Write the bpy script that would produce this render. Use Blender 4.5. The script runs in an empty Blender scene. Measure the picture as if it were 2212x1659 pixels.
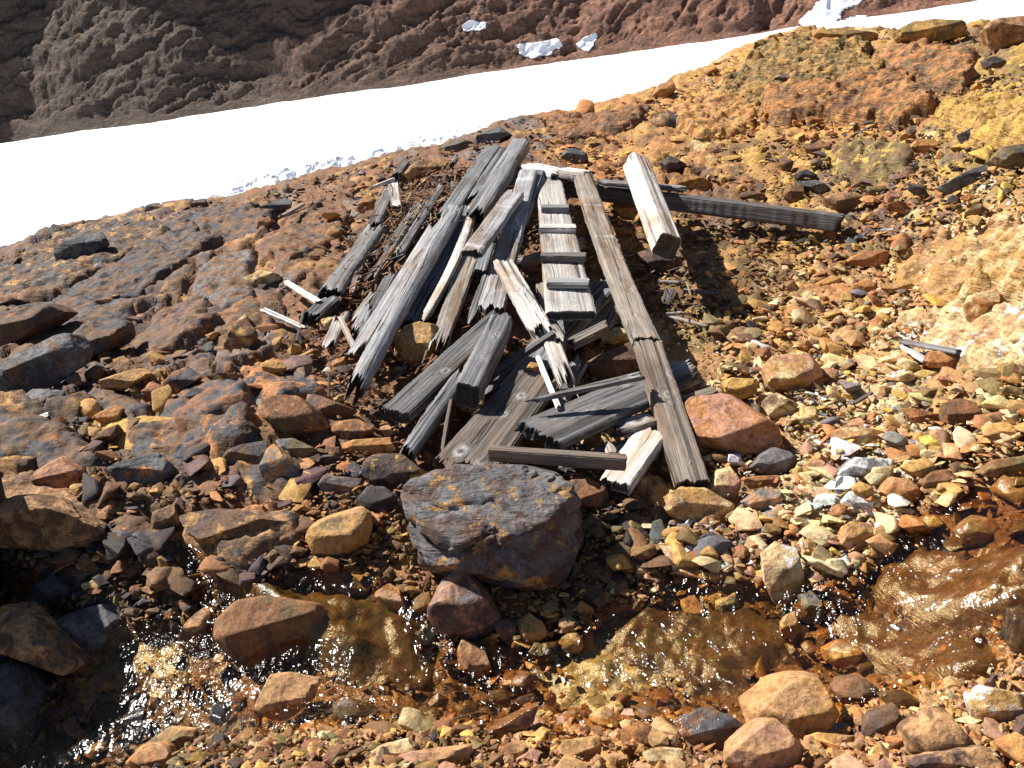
import bpy, bmesh, math, random
import numpy as np
from mathutils import Vector, Matrix

# ------------------------------------------------------------------ camera, sky, sun, exposure
scene = bpy.context.scene
C = scene.collection
PITCH = 25.0
CAMZ = 1.7
cam_data = bpy.data.cameras.new("camera")
cam_data.sensor_width = 36.0
cam_data.lens = 36.1
cam_data.clip_start = 0.05
cam_data.clip_end = 600.0
cam = bpy.data.objects.new("camera", cam_data)
C.objects.link(cam)
cam.location = (0, 0, CAMZ)
cam.rotation_euler = (math.radians(90 - PITCH), 0, 0)
scene.camera = cam

SUN_AZ = (-0.90, 0.44)
SUN_EL = math.radians(43)
world = bpy.data.worlds.new("World")
scene.world = world
world.use_nodes = True
wn = world.node_tree
sky = wn.nodes.new("ShaderNodeTexSky")
sky.sky_type = 'NISHITA'
sky.sun_disc = False
sky.sun_elevation = SUN_EL
sky.sun_rotation = math.atan2(SUN_AZ[0], SUN_AZ[1])
sky.altitude = 2000
wn.links.new(sky.outputs[0], wn.nodes["Background"].inputs[0])
wn.nodes["Background"].inputs[1].default_value = 0.05
sl = bpy.data.lights.new("sun", 'SUN')
sl.energy = 4.9
sl.angle = math.radians(0.5)
sl.color = (1.0, 0.955, 0.88)
sun = bpy.data.objects.new("sun", sl)
C.objects.link(sun)
_n = math.hypot(*SUN_AZ)
SUNV = Vector((SUN_AZ[0] / _n * math.cos(SUN_EL), SUN_AZ[1] / _n * math.cos(SUN_EL), math.sin(SUN_EL)))
sun.rotation_euler = SUNV.to_track_quat('Z', 'Y').to_euler()
sun.location = (-6, 4, 8)
scene.view_settings.view_transform = 'Standard'
scene.view_settings.look = 'None'
scene.view_settings.exposure = 0.86
scene.view_settings.gamma = 1.0

# ------------------------------------------------------------------ numpy helpers
def h3(ix, iy, iz, s):
    n = (ix.astype(np.int64) * 73856093) ^ (iy.astype(np.int64) * 19349663) ^ (iz.astype(np.int64) * 83492791) ^ (s * 2654435)
    n = (n ^ (n >> 13)) * 1274126177
    n = n & 0x7fffffff
    n = ((n ^ (n >> 15)) * 2246822519) & 0x7fffffff
    n = n ^ (n >> 12)
    return (n & 0xffffff).astype(np.float64) / float(0xffffff)

def vnoise(x, y, z, s=0):
    x, y, z = np.broadcast_arrays(np.asarray(x, float), np.asarray(y, float), np.asarray(z, float))
    fx, fy, fz = np.floor(x), np.floor(y), np.floor(z)
    tx, ty, tz = x - fx, y - fy, z - fz
    tx = tx * tx * (3 - 2 * tx); ty = ty * ty * (3 - 2 * ty); tz = tz * tz * (3 - 2 * tz)
    r = 0
    for a in (0, 1):
        for b in (0, 1):
            for c in (0, 1):
                w = (tx if a else 1 - tx) * (ty if b else 1 - ty) * (tz if c else 1 - tz)
                r = r + w * h3(fx + a, fy + b, fz + c, s)
    return r * 2 - 1

def fbm(x, y, z, s=0, o=4, g=0.5, lac=2.03):
    r = 0; a = 1.0
    for i in range(o):
        r = r + a * vnoise(x, y, z, s + 17 * i)
        x = x * lac + 3.1; y = y * lac + 1.7; z = z * lac + 5.3
        a *= g
    return r

def worley(x, y, s=0):
    """F1, F2, cell hash ids and offset to the nearest feature point (2-D)"""
    fx, fy = np.floor(x), np.floor(y)
    d1 = np.full(x.shape, 9.0); d2 = np.full(x.shape, 9.0)
    cx = np.zeros(x.shape); cy = np.zeros(x.shape); ox = np.zeros(x.shape); oy = np.zeros(x.shape)
    z0 = np.zeros_like(fx)
    for a in (-1, 0, 1):
        for b in (-1, 0, 1):
            gx, gy = fx + a, fy + b
            px = gx + h3(gx, gy, z0, s); py = gy + h3(gx, gy, z0 + 7, s)
            dx, dy = x - px, y - py
            d = np.hypot(dx, dy)
            m = d < d1
            d2 = np.where(m, d1, np.minimum(d2, d))
            cx = np.where(m, gx, cx); cy = np.where(m, gy, cy)
            ox = np.where(m, dx, ox); oy = np.where(m, dy, oy)
            d1 = np.where(m, d, d1)
    return d1, d2, cx, cy, ox, oy

def sstep(a, b, x):
    t = np.clip((x - a) / (b - a), 0, 1)
    return t * t * (3 - 2 * t)

# ------------------------------------------------------------------ survey: photograph pixels (2212 x 1659) to world
FPX = 36.1 / 36.0 * 2212
cp, sp = math.cos(math.radians(PITCH)), math.sin(math.radians(PITCH))
RIGHT = np.array([1.0, 0, 0]); UP = np.array([0, sp, cp]); FWD = np.array([0, cp, -sp])
CAM = np.array([0, 0, CAMZ])

def ray(u, v):
    u = np.asarray(u, float); v = np.asarray(v, float)
    a = (u - 1106) / FPX; b = -(v - 829.5) / FPX
    return a[..., None] * RIGHT + b[..., None] * UP + FWD      # unit depth

def project(x, y, z):
    d = y * cp - (z - CAMZ) * sp
    d = np.where(np.abs(d) < 1e-6, 1e-6, d)
    b = (y * sp + (z - CAMZ) * cp) / d
    return 1106 + x / d * FPX, 829.5 - b * FPX, d

# zoomed-crop readers
def A_(x, y): return (648 + x * .2604, 273.6 + y * .2604)
def B_(x, y): return (1008 + x * .2604, 288 + y * .2604)
def C_(x, y): return (648 + x * .2604, 648 + y * .2604)
def D_(x, y): return (1080 + x * .2604, 648 + y * .2604)
K_ = .3581
def RA(x, y): return (x * K_, y * K_)
def RB(x, y): return (1420 + x * K_, y * K_)
def RC(x, y): return (x * K_, 532.8 + y * K_)
def RD(x, y): return (1420 + x * K_, 532.8 + y * K_)
def RE(x, y): return (x * K_, 1065 + y * K_)
def RF(x, y): return (710 + x * K_, 1065 + y * K_)
def RG(x, y): return (1420 + x * K_, 1065 + y * K_)
def F_(x, y): return (x, y)

# ------------------------------------------------------------------ terrain
ANCH = [  # u, v, z
    (-500, 1640, -.35), (0, 1640, -.22), (300, 1640, -.10), (600, 1640, .06), (1106, 1640, .07), (1700, 1650, .12), (2212, 1640, .18), (2700, 1640, .3),
    (-500, 1400, -.2), (0, 1420, -.12), (300, 1440, -.10), (650, 1480, -.06), (1000, 1470, -.03), (1300, 1430, .0), (1600, 1400, .04), (1900, 1380, .09), (2212, 1400, .22), (2700, 1380, .4),
    (0, 1240, .02), (300, 1260, .0), (600, 1290, .02), (900, 1330, .01), (1250, 1330, .03), (1600, 1280, .09), (1950, 1230, .18), (2212, 1200, .3),
    (-400, 1050, .1), (0, 1050, .1), (450, 1100, .13), (850, 1150, .1), (1106, 1130, .11), (1350, 1120, .12), (1700, 1050, .2), (2212, 1000, .36), (2650, 950, .6),
    (0, 800, .12), (500, 830, .21), (900, 880, .2), (1250, 850, .22), (1600, 800, .27), (2212, 760, .48),
    (-300, 650, .05), (200, 600, .12), (600, 620, .26), (900, 600, .3), (1250, 600, .3), (1550, 600, .33), (1900, 560, .4), (2212, 520, .6), (2550, 500, .9),
    (1250, 420, .4), (1500, 420, .42), (1850, 380, .55), (2212, 330, .8), (800, 450, .3),
    (1400, 280, .5), (1700, 220, .68), (2000, 200, .82),
]
RIDGE = [(-500, 640, -.08), (-250, 600, -.03), (0, 550, .02), (150, 500, .08), (300, 462, .12), (430, 445, .16), (560, 418, .2), (700, 378, .25), (830, 345, .32), (950, 312, .38), (1100, 262, .46),
         (1250, 240, .50), (1400, 205, .56), (1500, 160, .62), (1600, 110, .72), (1740, 68, .86), (1900, 66, .90), (2100, 62, .96), (2212, 50, 1.0), (2500, 20, 1.1), (2900, 0, 1.2)]
def unproj_z(u, v, z):
    r = ray(u, v)
    t = (z - CAMZ) / r[2]
    return r[0] * t, r[1] * t
_pts = []
for (u, v, z) in ANCH + RIDGE:
    x, y = unproj_z(u, v, z)
    _pts.append((x, y, z))
_pts += [(-3, 0, -.3), (0, 0, .0), (3, 0, .4), (-2.5, .8, -.35), (2.5, .9, .35)]
_pts = np.array(_pts)
_rx = []; _ry = []; _rz = []
for (u, v, z) in RIDGE:
    x, y = unproj_z(u, v, z)
    _rx.append(x); _ry.append(y); _rz.append(z)
_o = np.argsort(_rx); _rx = np.array(_rx)[_o]; _ry = np.array(_ry)[_o]

def _phi(r2):
    return np.where(r2 < 1e-12, 0, 0.5 * r2 * np.log(np.maximum(r2, 1e-12)))
_N = len(_pts)
_A = np.zeros((_N + 3, _N + 3))
_d2 = (_pts[:, None, 0] - _pts[None, :, 0]) ** 2 + (_pts[:, None, 1] - _pts[None, :, 1]) ** 2
_A[:_N, :_N] = _phi(_d2) + np.eye(_N) * 0.02
_A[:_N, _N] = 1; _A[:_N, _N + 1:] = _pts[:, :2]
_A[_N, :_N] = 1; _A[_N + 1:, :_N] = _pts[:, :2].T
_W = np.linalg.solve(_A, np.concatenate([_pts[:, 2], [0, 0, 0]]))

def _tps(x, y):
    sh = x.shape
    x = x.ravel(); y = y.ravel()
    out = np.empty(x.shape)
    for i in range(0, len(x), 60000):
        xs, ys = x[i:i + 60000], y[i:i + 60000]
        d2 = (xs[:, None] - _pts[None, :, 0]) ** 2 + (ys[:, None] - _pts[None, :, 1]) ** 2
        out[i:i + 60000] = _phi(d2) @ _W[:_N] + _W[_N] + _W[_N + 1] * xs + _W[_N + 2] * ys
    return out.reshape(sh)

# stream course: pixel, half width (m)
STREAM = [[(2330, 1060, .20), (2230, 1130, .22), (2080, 1190, .20), (2010, 1290, .20), (1900, 1380, .19), (1740, 1425, .17), (1500, 1440, .19),
           (1250, 1468, .16), (1020, 1485, .15), (800, 1490, .15), (600, 1500, .15), (420, 1510, .17), (250, 1560, .19), (80, 1680, .2), (-200, 1800, .25)],
          [(400, 1200, .035), (450, 1260, .05), (500, 1300, .05), (540, 1440, .05)],
          [(640, 1262, .05), (760, 1300, .08), (900, 1380, .10), (820, 1450, .10)],
          [(-30, 1245, .05), (80, 1290, .05), (180, 1400, .05), (330, 1400, .09), (450, 1400, .07), (260, 1440, .07), (230, 1500, .06)],
          [(1500, 1330, .12), (1750, 1350, .13), (1330, 1400, .1)]]
_S = []
def base_z_raw(x, y):
    x = np.asarray(x, float); y = np.asarray(y, float)
    yr = np.interp(x, _rx, _ry)
    ye = np.minimum(y, yr)
    z = _tps(x, ye)
    dy = np.maximum(y - yr, 0)
    z = z - np.where(dy < .8, .42 * dy * dy, .42 * .64 + .67 * (dy - .8)) 
    return z

def hit_raw(u, v, h=0.0, fn=base_z_raw):
    r = ray(u, v)
    ts = np.linspace(0.8, 14, 500)
    P = CAM + ts[:, None] * r
    g = P[:, 2] - fn(P[:, 0], P[:, 1]) - h
    i = np.argmax(g < 0)
    if g[i] >= 0:
        i = int(np.argmin(g)); t = ts[i]
    else:
        a, b = (ts[i - 1], ts[i]) if i else (ts[0], ts[1])
        for _ in range(14):
            m = .5 * (a + b); p = CAM + m * r
            if p[2] - fn(p[0:1], p[1:2])[0] - h < 0: b = m
            else: a = m
        t = b
    return CAM + t * r
for br in STREAM:
    pl = []
    for (u, v, w) in br:
        p = hit_raw(u, v)
        pl.append((p[0], p[1], w))
    _S.append(pl)

def stream_d(x, y):
    """0 at the bank .. 1 mid stream"""
    best = np.full(np.shape(x), -9.0)
    for pl in _S:
        for (a, b) in zip(pl[:-1], pl[1:]):
            ax, ay, aw = a; bx, by, bw = b
            dx, dy = bx - ax, by - ay
            L2 = dx * dx + dy * dy + 1e-9
            t = np.clip(((x - ax) * dx + (y - ay) * dy) / L2, 0, 1)
            d = np.hypot(x - ax - t * dx, y - ay - t * dy)
            best = np.maximum(best, 1 - d / (aw + t * (bw - aw)))
    return best

def base_z(x, y):
    x = np.asarray(x, float); y = np.asarray(y, float)
    s = stream_d(x, y)
    return base_z_raw(x, y) - .048 * sstep(-.6, .6, s)

def hit(u, v, h=0.0):
    return hit_raw(u, v, h, base_z)

# ------------------------------------------------------------------ colour zones (albedo of the stones, by place)
PAL = {
    'yellow': (.55, .34, .07), 'ochre': (.46, .25, .07), 'orange': (.43, .18, .055), 'rust': (.25, .108, .042),
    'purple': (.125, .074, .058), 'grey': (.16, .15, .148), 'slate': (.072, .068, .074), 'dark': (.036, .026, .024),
    'cream': (.60, .45, .23), 'white': (.74, .73, .70), 'tan': (.46, .25, .11), 'olive': (.20, .14, .05), 'pink': (.46, .23, .14), 'brown': (.155, .082, .037),
    'amber': (.22, .11, .03),
}
ZN = ['yellow', 'ochre', 'orange', 'rust', 'purple', 'grey', 'slate', 'dark', 'cream', 'white', 'tan', 'olive', 'pink', 'brown', 'amber']
ZONES = [  # u, v, radius, weights
    (60, 700, 260, dict(slate=2.4, grey=.6, purple=1, dark=1, rust=2, brown=4)),
    (300, 520, 200, dict(slate=2, grey=2, brown=3, rust=2, ochre=.6)),
    (450, 760, 250, dict(brown=3.5, dark=.8, rust=2, slate=1.5, ochre=1.4, purple=2, orange=.6, grey=1)),
    (250, 1000, 260, dict(slate=1.4, grey=.4, rust=2, ochre=1.8, dark=1.5, brown=3)),
    (550, 1080, 220, dict(rust=2.4, ochre=2.4, orange=1, purple=.8, brown=3, slate=.6, dark=1)),
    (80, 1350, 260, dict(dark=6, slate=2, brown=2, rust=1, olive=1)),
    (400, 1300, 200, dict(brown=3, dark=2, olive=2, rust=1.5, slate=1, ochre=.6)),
    (700, 430, 200, dict(brown=3, rust=2, purple=1, grey=1, ochre=1)),
    (850, 620, 200, dict(rust=3, brown=3, dark=1, ochre=.7, orange=1)),
    (1150, 600, 200, dict(brown=3, rust=2, dark=2, olive=1)),
    (1050, 300, 160, dict(brown=2, grey=1.5, rust=1.5)),
    (1350, 300, 200, dict(orange=2, ochre=2.2, rust=2, brown=1.5, yellow=.6)),
    (1650, 300, 200, dict(yellow=4, ochre=3.4, orange=1.8, rust=1, purple=.6, cream=.5)),
    (1600, 160, 200, dict(orange=2, ochre=3, yellow=1, rust=1.3, cream=.6)),
    (1900, 130, 200, dict(ochre=2, orange=2, rust=2, dark=.8, cream=.5, olive=1)),
    (2150, 230, 200, dict(yellow=2, ochre=2, olive=1.6, dark=1, purple=1)),
    (1600, 410, 140, dict(purple=3, rust=2, ochre=1, brown=1.5, dark=1)),
    (1900, 420, 160, dict(purple=2, slate=1.5, olive=1.5, ochre=1.5, rust=1, orange=.6)),
    (1600, 570, 170, dict(olive=2.4, brown=2, rust=1, ochre=1.2, dark=.8)),
    (1850, 580, 170, dict(ochre=2, orange=1.6, olive=1.5, rust=1.4, tan=1, cream=.6, grey=.5)),
    (2150, 600, 180, dict(cream=3, orange=2, tan=2, yellow=1, white=.8)),
    (1750, 720, 160, dict(orange=1.8, ochre=2.2, cream=2.2, rust=1.3, tan=1.5)),
    (1850, 900, 240, dict(cream=6, tan=2, yellow=1.5, ochre=1.2, grey=.8, white=1.2, rust=.6, orange=.6)),
    (2120, 900, 160, dict(cream=2, olive=1.6, brown=1.4, ochre=1.5, tan=1, orange=1)),
    (1450, 900, 160, dict(cream=2, ochre=2, rust=1, tan=1, brown=1)),
    (1800, 1080, 200, dict(cream=3.5, white=1.7, tan=2, grey=1, pink=1, orange=1)),
    (1550, 1200, 180, dict(tan=2, cream=2, grey=1.3, ochre=1.4, rust=1, olive=.8, white=.5)),
    (2100, 1200, 160, dict(amber=3, rust=2, orange=1, brown=1)),
    (1250, 1150, 160, dict(brown=2, ochre=1, rust=1, dark=1.5, olive=1)),
    (1000, 1450, 260, dict(amber=3, yellow=.8, olive=1, brown=2, rust=1.5, ochre=1, dark=.7)),
    (1600, 1420, 260, dict(amber=3.5, brown=2, rust=1.5, ochre=1)),
    (500, 1450, 200, dict(amber=2, brown=3, dark=2, rust=1)),
    (300, 1640, 200, dict(brown=2, dark=2, olive=1, ochre=.5)),
    (700, 1620, 200, dict(ochre=2, tan=1.6, rust=1.6, olive=1, brown=1, cream=.4)),
    (1200, 1640, 220, dict(tan=3, ochre=2, orange=1.5, rust=1.5, pink=1, brown=.6)),
    (1750, 1640, 250, dict(tan=2.4, ochre=2, orange=2, pink=1.3, rust=1.2, cream=.5)),
    (2150, 1580, 200, dict(tan=2.5, ochre=2, orange=1.4, pink=1.2, cream=1, purple=.7)),
]
_zc = np.array([(a, b, r) for a, b, r, _ in ZONES], float)
_zw = np.zeros((len(ZONES), len(ZN)))
for i, zz in enumerate(ZONES):
    t = sum(zz[3].values())
    for k, w in zz[3].items(): _zw[i, ZN.index(k)] = w / t
_PALA = np.array([PAL[k] for k in ZN])
def zone_w(u, v):
    d2 = ((u[..., None] - _zc[:, 0]) ** 2 + (v[..., None] - _zc[:, 1]) ** 2) / (_zc[:, 2] * .62) ** 2
    w = np.exp(-np.minimum(d2, 60)) + 1e-12 / (1 + d2)
    w = w / w.sum(-1, keepdims=True)
    return w @ _zw
def pick(u, v, r):
    """palette index for each point with random number r in 0..1"""
    w = zone_w(u, v)
    c = np.cumsum(w, -1)
    return np.minimum((c < r[..., None] * c[..., -1:]).sum(-1), len(ZN) - 1)

# ------------------------------------------------------------------ materials
def N(nt, t, **kw):
    n = nt.nodes.new(t)
    for k, v in kw.items(): setattr(n, k, v)
    return n
def new_mat(name):
    m = bpy.data.materials.new(name); m.use_nodes = True
    nt = m.node_tree
    b = nt.nodes["Principled BSDF"]
    return m, nt, b
def noise(nt, vec, scale, detail=4, rough=.55, dist=0.0):
    n = N(nt, "ShaderNodeTexNoise")
    n.inputs['Scale'].default_value = scale; n.inputs['Detail'].default_value = detail
    n.inputs['Roughness'].default_value = rough; n.inputs['Distortion'].default_value = dist
    if vec is not None: nt.links.new(vec, n.inputs['Vector'])
    return n.outputs['Fac']
def ramp(nt, fac, stops, interp='LINEAR'):
    r = N(nt, "ShaderNodeValToRGB"); r.color_ramp.interpolation = interp
    e = r.color_ramp.elements
    while len(e) < len(stops): e.new(.5)
    for i, (p, c) in enumerate(stops):
        e[i].position = p
        e[i].color = (c, c, c, 1) if isinstance(c, (int, float)) else (*c, 1)
    nt.links.new(fac, r.inputs[0]); return r.outputs[0]
def mix(nt, a, b, fac, mode='MIX'):
    m = N(nt, "ShaderNodeMix", data_type='RGBA', blend_type=mode)
    for s, v in ((0, fac), (6, a), (7, b)):
        if isinstance(v, (int, float)): m.inputs[s].default_value = v if s == 0 else (v, v, v, 1)
        elif isinstance(v, tuple): m.inputs[s].default_value = (*v, 1)
        else: nt.links.new(v, m.inputs[s])
    return m.outputs[2]
def mathn(nt, op, a, b=0.0):
    m = N(nt, "ShaderNodeMath", operation=op)
    for i, v in enumerate((a, b)):
        if isinstance(v, (int, float)): m.inputs[i].default_value = v
        else: nt.links.new(v, m.inputs[i])
    return m.outputs[0]
def bump(nt, h, strength, dist, normal=None):
    b = N(nt, "ShaderNodeBump"); b.inputs['Strength'].default_value = strength; b.inputs['Distance'].default_value = dist
    nt.links.new(h, b.inputs['Height'])
    if normal is not None: nt.links.new(normal, b.inputs['Normal'])
    return b.outputs[0]
def mapping(nt, vec, sc=(1, 1, 1), rot=(0, 0, 0), loc=(0, 0, 0)):
    m = N(nt, "ShaderNodeMapping")
    m.inputs['Scale'].default_value = sc; m.inputs['Rotation'].default_value = rot; m.inputs['Location'].default_value = loc
    nt.links.new(vec, m.inputs['Vector']); return m.outputs[0]

_rm = {}
def rock_mat(c1, c2, wet=0.0, strata=0.0, c3=None, amt=.5):
    key = (c1, c2, wet, strata, c3, amt)
    if key in _rm: return _rm[key]
    m, nt, b = new_mat("stone_%s_%s" % (c1, c2))
    geo = N(nt, "ShaderNodeNewGeometry").outputs['Position']
    v = geo
    k = .62 if wet > .4 else 1.0
    a = tuple(x * k for x in PAL[c1]); bb = tuple(x * k for x in PAL[c2])
    n1 = noise(nt, v, 11, 9, .72, .6)
    col = mix(nt, a, bb, ramp(nt, n1, [(.5 + .22 * (.5 - amt) - .04, 0.0), (.5 + .22 * (.5 - amt) + .05, 1.0)]))
    if c3:
        n3 = noise(nt, mapping(nt, v, loc=(4, 2, 7)), 15, 7, .7, .3)
        col = mix(nt, col, tuple(x * k for x in PAL[c3]), ramp(nt, n3, [(.55, 0.0), (.60, 1.0)]))
    n2 = noise(nt, v, 70, 6, .7)
    col = mix(nt, col, ramp(nt, n2, [(.28, .42), (.5, 1.0), (.72, 1.5)]), 1.0, 'MULTIPLY')
    n4 = noise(nt, mapping(nt, v, loc=(9, 1, 3)), 22, 5, .6)
    col = mix(nt, col, ramp(nt, n4, [(.3, .62), (.55, 1.0), (.7, 1.18)]), 1.0, 'MULTIPLY')
    # faint bluish / rusty mineral specks
    n5 = noise(nt, mapping(nt, v, loc=(1, 8, 3)), 160, 3, .7)
    col = mix(nt, col, (.03, .02, .018), mathn(nt, 'MULTIPLY', ramp(nt, n5, [(.62, 0.0), (.68, 1.0)]), .7))
    nt.links.new(col, b.inputs['Base Color'])
    b.inputs['Roughness'].default_value = .78 if wet < .4 else .24
    b.inputs['Specular IOR Level'].default_value = .45 if wet < .4 else .7
    h = mathn(nt, 'ADD', n4, mathn(nt, 'MULTIPLY', n2, .45))
    if strata:
        s = noise(nt, mapping(nt, v, sc=(3, 3, 26), rot=(.35, -.42, .1)), 3, 6, .6, .3)
        h = mathn(nt, 'ADD', h, mathn(nt, 'MULTIPLY', s, 1.6 * strata))
    nt.links.new(bump(nt, h, .75 if wet < .4 else .45, .012), b.inputs['Normal'])
    _rm[key] = m
    return m

def vc_mat(name, bumpd=.006, fine=90, stra=False):
    m, nt, b = new_mat(name)
    v = N(nt, "ShaderNodeNewGeometry").outputs['Position']
    at = N(nt, "ShaderNodeAttribute", attribute_name='col')
    wt = N(nt, "ShaderNodeAttribute", attribute_name='wet')
    n2 = noise(nt, v, fine, 6, .72)
    n4 = noise(nt, v, fine * .3, 6, .62)
    n5 = noise(nt, mapping(nt, v, loc=(3, 3, 9)), fine * .13, 6, .6)
    col = mix(nt, at.outputs['Color'], ramp(nt, n2, [(.28, .4), (.5, 1.0), (.72, 1.5)]), 1.0, 'MULTIPLY')
    col = mix(nt, col, ramp(nt, n4, [(.3, .6), (.52, 1.0), (.72, 1.25)]), 1.0, 'MULTIPLY')
    col = mix(nt, col, (.30, .115, .028), mathn(nt, 'MULTIPLY', ramp(nt, n5, [(.5, 0.0), (.62, 1.0)]), .25))
    dk = mix(nt, col, (.80, .64, .40), 1.0, 'MULTIPLY')
    col = mix(nt, col, dk, wt.outputs['Fac'])
    nt.links.new(col, b.inputs['Base Color'])
    r = N(nt, "ShaderNodeMapRange"); r.inputs[3].default_value = .8; r.inputs[4].default_value = .2
    nt.links.new(wt.outputs['Fac'], r.inputs[0]); nt.links.new(r.outputs[0], b.inputs['Roughness'])
    h = mathn(nt, 'ADD', n4, mathn(nt, 'MULTIPLY', n2, .5))
    if stra:
        s = noise(nt, mapping(nt, v, sc=(2.2, 6, 20), rot=(.25, -.3, .55)), 3, 7, .65, .4)
        h = mathn(nt, 'ADD', h, mathn(nt, 'MULTIPLY', s, 1.2))
    nt.links.new(bump(nt, h, .8, bumpd), b.inputs['Normal'])
    return m

def wood_mat(name, dark, light, brown, browna=.3, contrast=1.0):
    m, nt, b = new_mat(name)
    tc = N(nt, "ShaderNodeTexCoord").outputs['Object']
    oi = N(nt, "ShaderNodeObjectInfo").outputs['Random']
    off = N(nt, "ShaderNodeVectorMath", operation='ADD')
    cmb = N(nt, "ShaderNodeCombineXYZ")
    nt.links.new(mathn(nt, 'MULTIPLY', oi, 37.0), cmb.inputs[0]); nt.links.new(mathn(nt, 'MULTIPLY', oi, 11.0), cmb.inputs[1])
    nt.links.new(tc, off.inputs[0]); nt.links.new(cmb.outputs[0], off.inputs[1])
    v = off.outputs[0]
    at = N(nt, "ShaderNodeAttribute", attribute_name='wood')
    sep = N(nt, "ShaderNodeSeparateColor"); nt.links.new(at.outputs['Color'], sep.inputs[0])
    warp = noise(nt, mapping(nt, v, sc=(2.0, 6, 6)), 1.4, 3)
    wc = N(nt, "ShaderNodeCombineXYZ"); nt.links.new(mathn(nt, 'MULTIPLY', warp, .035), wc.inputs[1]); nt.links.new(mathn(nt, 'MULTIPLY', sep.outputs[2], .02), wc.inputs[2])
    av = N(nt, "ShaderNodeVectorMath", operation='ADD'); nt.links.new(v, av.inputs[0]); nt.links.new(wc.outputs[0], av.inputs[1])
    gv = av.outputs[0]
    g1 = noise(nt, mapping(nt, gv, sc=(.9, 85, 85)), 1.6, 5, .65)       # broad grain bands
    g2 = noise(nt, mapping(nt, gv, sc=(3.0, 190, 190)), 1.6, 3, .6)    # fine fibres
    g3 = noise(nt, mapping(nt, gv, sc=(1.3, 34, 34), loc=(5, 3, 1)), 1.7, 3, .5)
    bl = noise(nt, mapping(nt, v, sc=(4, 9, 9)), 1.6, 5, .65)
    col = mix(nt, dark, light, ramp(nt, g1, [(.30, 0.0), (.60, 1.0)]))
    col = mix(nt, col, ramp(nt, g2, [(.3, .6), (.5, 1.0), (.7, 1.3)]), .7 * contrast, 'MULTIPLY')
    col = mix(nt, col, brown, mathn(nt, 'MULTIPLY', ramp(nt, bl, [(.45, 0.0), (.66, 1.0)]), browna))
    crack = ramp(nt, g3, [(.335, 1.0), (.37, 0.0)])
    col = mix(nt, col, (.02, .018, .016), mathn(nt, 'MULTIPLY', crack, .8))
    col = mix(nt, col, ramp(nt, bl, [(.35, .72), (.6, 1.15)]), 1.0, 'MULTIPLY')
    r2 = mathn(nt, 'FRACT', mathn(nt, 'MULTIPLY', oi, 7.31))
    col = mix(nt, col, mix(nt, (.72, .71, .71), (1.3, 1.28, 1.26), r2), 1.0, 'MULTIPLY')
    st_ = noise(nt, mapping(nt, v, sc=(1.2, 5, 5), loc=(8, 2, 4)), 1.5, 6, .7)
    col = mix(nt, col, mix(nt, col, (.55, .40, .28), 1.0, 'MULTIPLY'), ramp(nt, st_, [(.5, 0.0), (.62, .8)]))
    col = mix(nt, col, (.66, .66, .68), sep.outputs[0])
    col = mix(nt, col, (.018, .014, .012), sep.outputs[1])
    nt.links.new(col, b.inputs['Base Color'])
    b.inputs['Roughness'].default_value = .72
    b.inputs['Specular IOR Level'].default_value = .35
    h = mathn(nt, 'ADD', mathn(nt, 'MULTIPLY', g1, 1.0), mathn(nt, 'MULTIPLY', g2, .6))
    h = mathn(nt, 'SUBTRACT', h, mathn(nt, 'MULTIPLY', crack, 1.2))
    nt.links.new(bump(nt, h, .8, .004), b.inputs['Normal'])
    return m
WM = {
    'silver': wood_mat('silver_grey_wood', (.145, .145, .15), (.37, .37, .385), (.20, .15, .11), .25),
    'blue': wood_mat('blue_grey_wood', (.075, .08, .09), (.25, .26, .285), (.12, .09, .07), .2),
    'dark': wood_mat('charred_grey_wood', (.045, .043, .043), (.19, .19, .195), (.13, .085, .055), .35),
    'pale': wood_mat('bleached_wood', (.34, .325, .30), (.70, .68, .65), (.42, .30, .18), .45, .8),
    'white': wood_mat('white_bleached_wood', (.55, .54, .52), (.82, .82, .80), (.6, .5, .38), .3, .6),
    'tan': wood_mat('tan_grey_wood', (.17, .14, .115), (.42, .375, .32), (.30, .20, .12), .5),
    'brown': wood_mat('brown_grey_wood', (.06, .05, .042), (.23, .20, .17), (.17, .105, .06), .6),
}
MAT_GROUND = vc_mat('rubble_ground', .012, 60, True)
MAT_GRAVEL = vc_mat('loose_gravel_stone', .005, 90)

# ------------------------------------------------------------------ mesh builders
def np_mesh(name, V, Fc, mat, smooth=False, cols=None, wet=None, loc=None, parent=None):
    V = np.asarray(V, np.float32); Fc = np.asarray(Fc, np.int32)
    me = bpy.data.meshes.new(name)
    k = Fc.shape[1]
    me.vertices.add(len(V)); me.vertices.foreach_set('co', V.ravel())
    me.loops.add(Fc.size); me.loops.foreach_set('vertex_index', Fc.ravel())
    me.polygons.add(len(Fc)); me.polygons.foreach_set('loop_start', np.arange(0, Fc.size, k, dtype=np.int32))
    me.update(calc_edges=True)
    me.polygons.foreach_set('use_smooth', np.full(len(Fc), smooth, dtype=bool))
    if cols is not None:
        for nm, c in cols.items():
            a = me.color_attributes.new(nm, 'FLOAT_COLOR', 'POINT')
            cc = np.ones((len(V), 4), np.float32); cc[:, :3] = c
            a.data.foreach_set('color', cc.ravel())
    if wet is not None:
        a = me.attributes.new('wet', 'FLOAT', 'POINT'); a.data.foreach_set('value', np.asarray(wet, np.float32))
    me.materials.append(mat)
    me.update()
    o = bpy.data.objects.new(name, me); C.objects.link(o)
    if loc is not None: o.location = loc
    if parent is not None: o.parent = parent
    return o

def tag(o, label=None, cat=None, group=None, kind=None):
    if label: o['label'] = label
    if cat: o['category'] = cat
    if group: o['group'] = group
    if kind: o['kind'] = kind
    return o

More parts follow.
